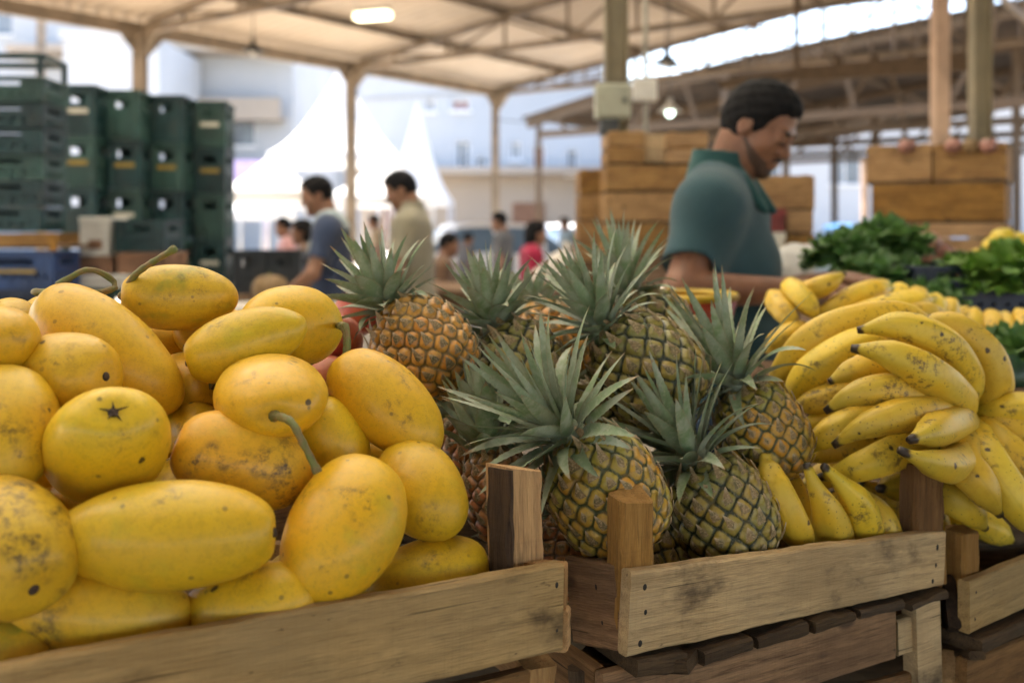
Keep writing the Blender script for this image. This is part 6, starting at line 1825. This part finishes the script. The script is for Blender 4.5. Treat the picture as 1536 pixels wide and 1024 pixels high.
def leafy(c, r, n, seed, mat, label, name='lettuce', flat=.8, size=.72, cat='lettuce', group='leafy greens on the right stall'):
    """head of ruffled leaves growing from one heart"""
    rr = random.Random(seed); V, Fc = [], []
    for i in range(n):
        az = i * GA + rr.uniform(-.3, .3); f = i / n; pol = R(8 + 92 * f ** .7 + rr.uniform(-8, 8)); ln = r * rr.uniform(.8, 1.15); w = r * .42 * size * rr.uniform(.8, 1.2)
        rad = Vector((math.cos(az), math.sin(az), 0)); zz = Vector((0, 0, 1)); tan = zz.cross(rad); p = rad * r * .06
        b0 = len(V); nu, nv = 7, 9; ph = rr.uniform(0, 6)
        for q in range(nu + 1):
            u = q / nu; a = pol * (.55 + .75 * u) + rr.uniform(-.05, .05); dr = rad * math.sin(a) + zz * math.cos(a) * flat
            if q: p = p + dr * (ln / nu)
            nor = dr.cross(tan).normalized()
            wv = w * (.22 + 1.0 * math.sin(min(1, u * 1.08) * PI * .62) ** 1.2) * (1 if q < nu else .55)
            for k in range(nv):
                s = -1 + 2 * k / (nv - 1); V.append(p + tan * (wv * s) + nor * (.10 * r * math.sin(5 * s + ph + u * 7) * (.25 + abs(s)) * u - .25 * wv * (1 - s * s) * (1 - u)) + dr * (.08 * r * math.cos(6.3 * s + ph) * u))
        for q in range(nu):
            for k in range(nv - 1): Fc.append((b0 + q * nv + k, b0 + q * nv + k + 1, b0 + (q + 1) * nv + k + 1, b0 + (q + 1) * nv + k))
    o = obj(name, mesh_of(name, V, Fc, M_[mat]), TR(c, seed)); tag(o, label, cat, group); return o
zt3 = 1.12
leafy(P(1270, 398, 2.5), .105, 56, 1, 'greens', 'dark green leafy head nearest the vendor\'s hands')
leafy(P(1328, 380, 2.62), .115, 60, 2, 'greens', 'tallest dark green leafy head, in front of the right crate stack')
leafy(P(1300, 428, 2.35), .09, 44, 3, 'greens', 'dark leafy head low behind the blurred bananas')
leafy(P(1360, 428, 2.45), .085, 44, 4, 'greens', 'dark leafy head right of the tallest one')
leafy(P(1312, 366, 2.75), .09, 44, 5, 'greens', 'dark leafy head at the back of the heap')
leafy(P(1395, 456, 2.25), .075, 36, 6, 'greens', 'small leafy head beside the navy crate')
leafy(P(1500, 432, 2.3), .12, 44, 7, 'greens_bright', 'bright green bunch at right above the navy crate', size=.7)
leafy(P(1545, 420, 2.35), .12, 44, 8, 'greens_bright', 'bright green bunch cut by the right edge', size=.7)
leafy(P(1478, 412, 2.5), .08, 28, 9, 'greens_bright', 'small bright green bunch behind the yellow-green pair', size=.7)
leafy(P(1440, 408, 2.6), .07, 24, 10, 'greens', 'small dark bunch left of the yellow fruit')
leafy(P(1525, 535, 1.75), .07, 26, 11, 'greens', 'dark green leaves at the right edge behind the bananas')
c = P(1436, 455, 2.3); plastic_crate(.20, .3, .085, 'plastic_navy', 'navy crate between dark and bright greens', TR((c.x, 2.45, c.z)), 'navy crates on the right stall', 3)
c = P(1530, 478, 2.25); plastic_crate(.28, .3, .085, 'plastic_navy', 'navy crate under the bright green bunches', TR((c.x, 2.42, c.z)), 'navy crates on the right stall', 3)
for i, (x, y) in enumerate(((1470, 392), (1492, 375), (1512, 385), (1530, 368), (1505, 362), (1545, 385), (1485, 402))):
    ball('lemon', P(x, y, 2.75), .036, 'lemon', ('yellow fruit at the left end of the yellow pile', 'yellow fruit second from left in the pile', 'yellow fruit in the middle of the pile', 'yellow fruit at the upper right of the pile', 'topmost yellow fruit of the pile', 'yellow fruit at the right edge of the pile', 'lowest yellow fruit in front of the pile')[i], 'yellow fruit', 'yellow fruits on the right stall', 1.1, i)
k = 0
for i, (x, y) in enumerate(((1372, 372), (1392, 364), (1408, 378), (1385, 388), (1362, 392), (1402, 395), (1424, 388), (1416, 402))):
    ball('onion', P(x, y, 2.95), .038, 'onion', 'pink onion %s' % ('behind the tallest leafy head, left of the heap', 'at the top of the onion heap', 'right of the top one in the onion heap', 'in the middle of the onion heap', 'at the far left low in the onion heap', 'low in the centre of the onion heap', 'at the right end of the onion heap', 'lowest at the right of the onion heap')[i], 'onion', 'pink onions on the right stall', .9, i)
for i, (x, y) in enumerate(((1500, 560), (1530, 585), (1512, 610))):
    ball('squash', P(x, y, 1.72), .05, 'melon_dark', ('dark green squash behind the banana hub', 'dark green squash at the right edge', 'lowest dark green squash behind the bananas')[i], 'squash', 'dark green squashes at right edge', .85, i)
# clear plastic bag of produce
g = SDF((-.25, -.2, -.2), (.25, .2, .2), .012); g.ell((0, 0, -.03), (.14, .10, .07), .03).ell((-.07, 0, -.05), (.07, .08, .05), .03).ell((.08, 0, -.01), (.06, .06, .07), .04)
g.warp(lambda X, Y, Z: .006 * np.sin(60 * X + 35 * Z) * np.sin(50 * Y + 44 * Z)); v, f = g.mesh()
o = obj('plastic_bag', mesh_of('plastic_bag', v, f, M_['film']), Matrix.Translation(P(1212, 385, 2.95))); tag(o, 'crumpled clear plastic bag beside the vendor\'s hands', 'plastic bag')
# yellow rimmed red tub by the vendor
c = P(1020, 520, 1.98); tb = thing('tub', c, 'red tub with yellow rim in front of the vendor\'s waist', 'tub'); n = 28; v, f = [], []
prof = [(.085, 0), (.10, .05), (.112, .098), (.104, .098), (.09, .02), (.0, .018)]
for r, z in prof:
    for k_ in range(n): v.append((r * math.cos(2 * PI * k_ / n), r * math.sin(2 * PI * k_ / n), z))
for i in range(len(prof) - 1):
    for k_ in range(n): f.append((i * n + k_, i * n + (k_ + 1) % n, (i + 1) * n + (k_ + 1) % n, (i + 1) * n + k_))
obj('bowl', mesh_of('bowl', v, f, M_['red_plastic']), Matrix.Translation(c), tb)
mb = MB(); mb.tube([(.108 * math.cos(2 * PI * i / 32), .108 * math.sin(2 * PI * i / 32), .101) for i in range(33)], .008, 8); mb.build('rim', M_['yellow_plastic'], Matrix.Translation(c), tb)
EXPOSURE = 2.55
# ================================================================ camera, light
cam = bpy.data.cameras.new('camera'); co = bpy.data.objects.new('camera', cam); COL.objects.link(co)
co.location = (0, 0, CAMH); co.rotation_euler = (R(90), 0, 0)
cam.sensor_width = 36; cam.lens = 36 * F / 1536; cam.shift_y = -(512 - HY) / 1536
cam.clip_start = .02; cam.clip_end = 900
cam.dof.use_dof = True; cam.dof.focus_distance = .96; cam.dof.aperture_fstop = 4.0; cam.dof.aperture_blades = 0
SC.camera = co
SUN_EL, SUN_AZ = 58.0, -38.0            # azimuth measured from +Y towards +X
w = bpy.data.worlds.new('World'); SC.world = w; w.use_nodes = True
nt = w.node_tree; bg = nt.nodes['Background']
sky = nt.nodes.new('ShaderNodeTexSky'); sky.sky_type = 'NISHITA'; sky.sun_disc = False
sky.sun_elevation = R(SUN_EL); sky.sun_rotation = R(SUN_AZ); sky.dust_density = 2.5; sky.air_density = 1.0
nt.links.new(sky.outputs[0], bg.inputs[0]); bg.inputs[1].default_value = .15
sl = bpy.data.lights.new('sun', 'SUN'); sl.energy = 4.5; sl.angle = R(.5); sl.color = (1, .95, .87)
so = bpy.data.objects.new('sun', sl); COL.objects.link(so)
dv = Vector((math.sin(R(SUN_AZ)) * math.cos(R(SUN_EL)), math.cos(R(SUN_AZ)) * math.cos(R(SUN_EL)), math.sin(R(SUN_EL))))
so.rotation_euler = dv.to_track_quat('Z', 'Y').to_euler(); so.location = dv * 30
vs = SC.view_settings; vs.view_transform = 'Standard'; vs.look = 'None'; vs.gamma = 1; vs.use_curve_mapping = False
vs.exposure = EXPOSURE
SC.render.engine = 'CYCLES'
cy = SC.cycles
cy.use_denoising = True
try: cy.denoiser = 'OPENIMAGEDENOISE'
except Exception: pass
cy.max_bounces = 8; cy.diffuse_bounces = 5; cy.glossy_bounces = 3; cy.transparent_max_bounces = 8
cy.sample_clamp_indirect = 8
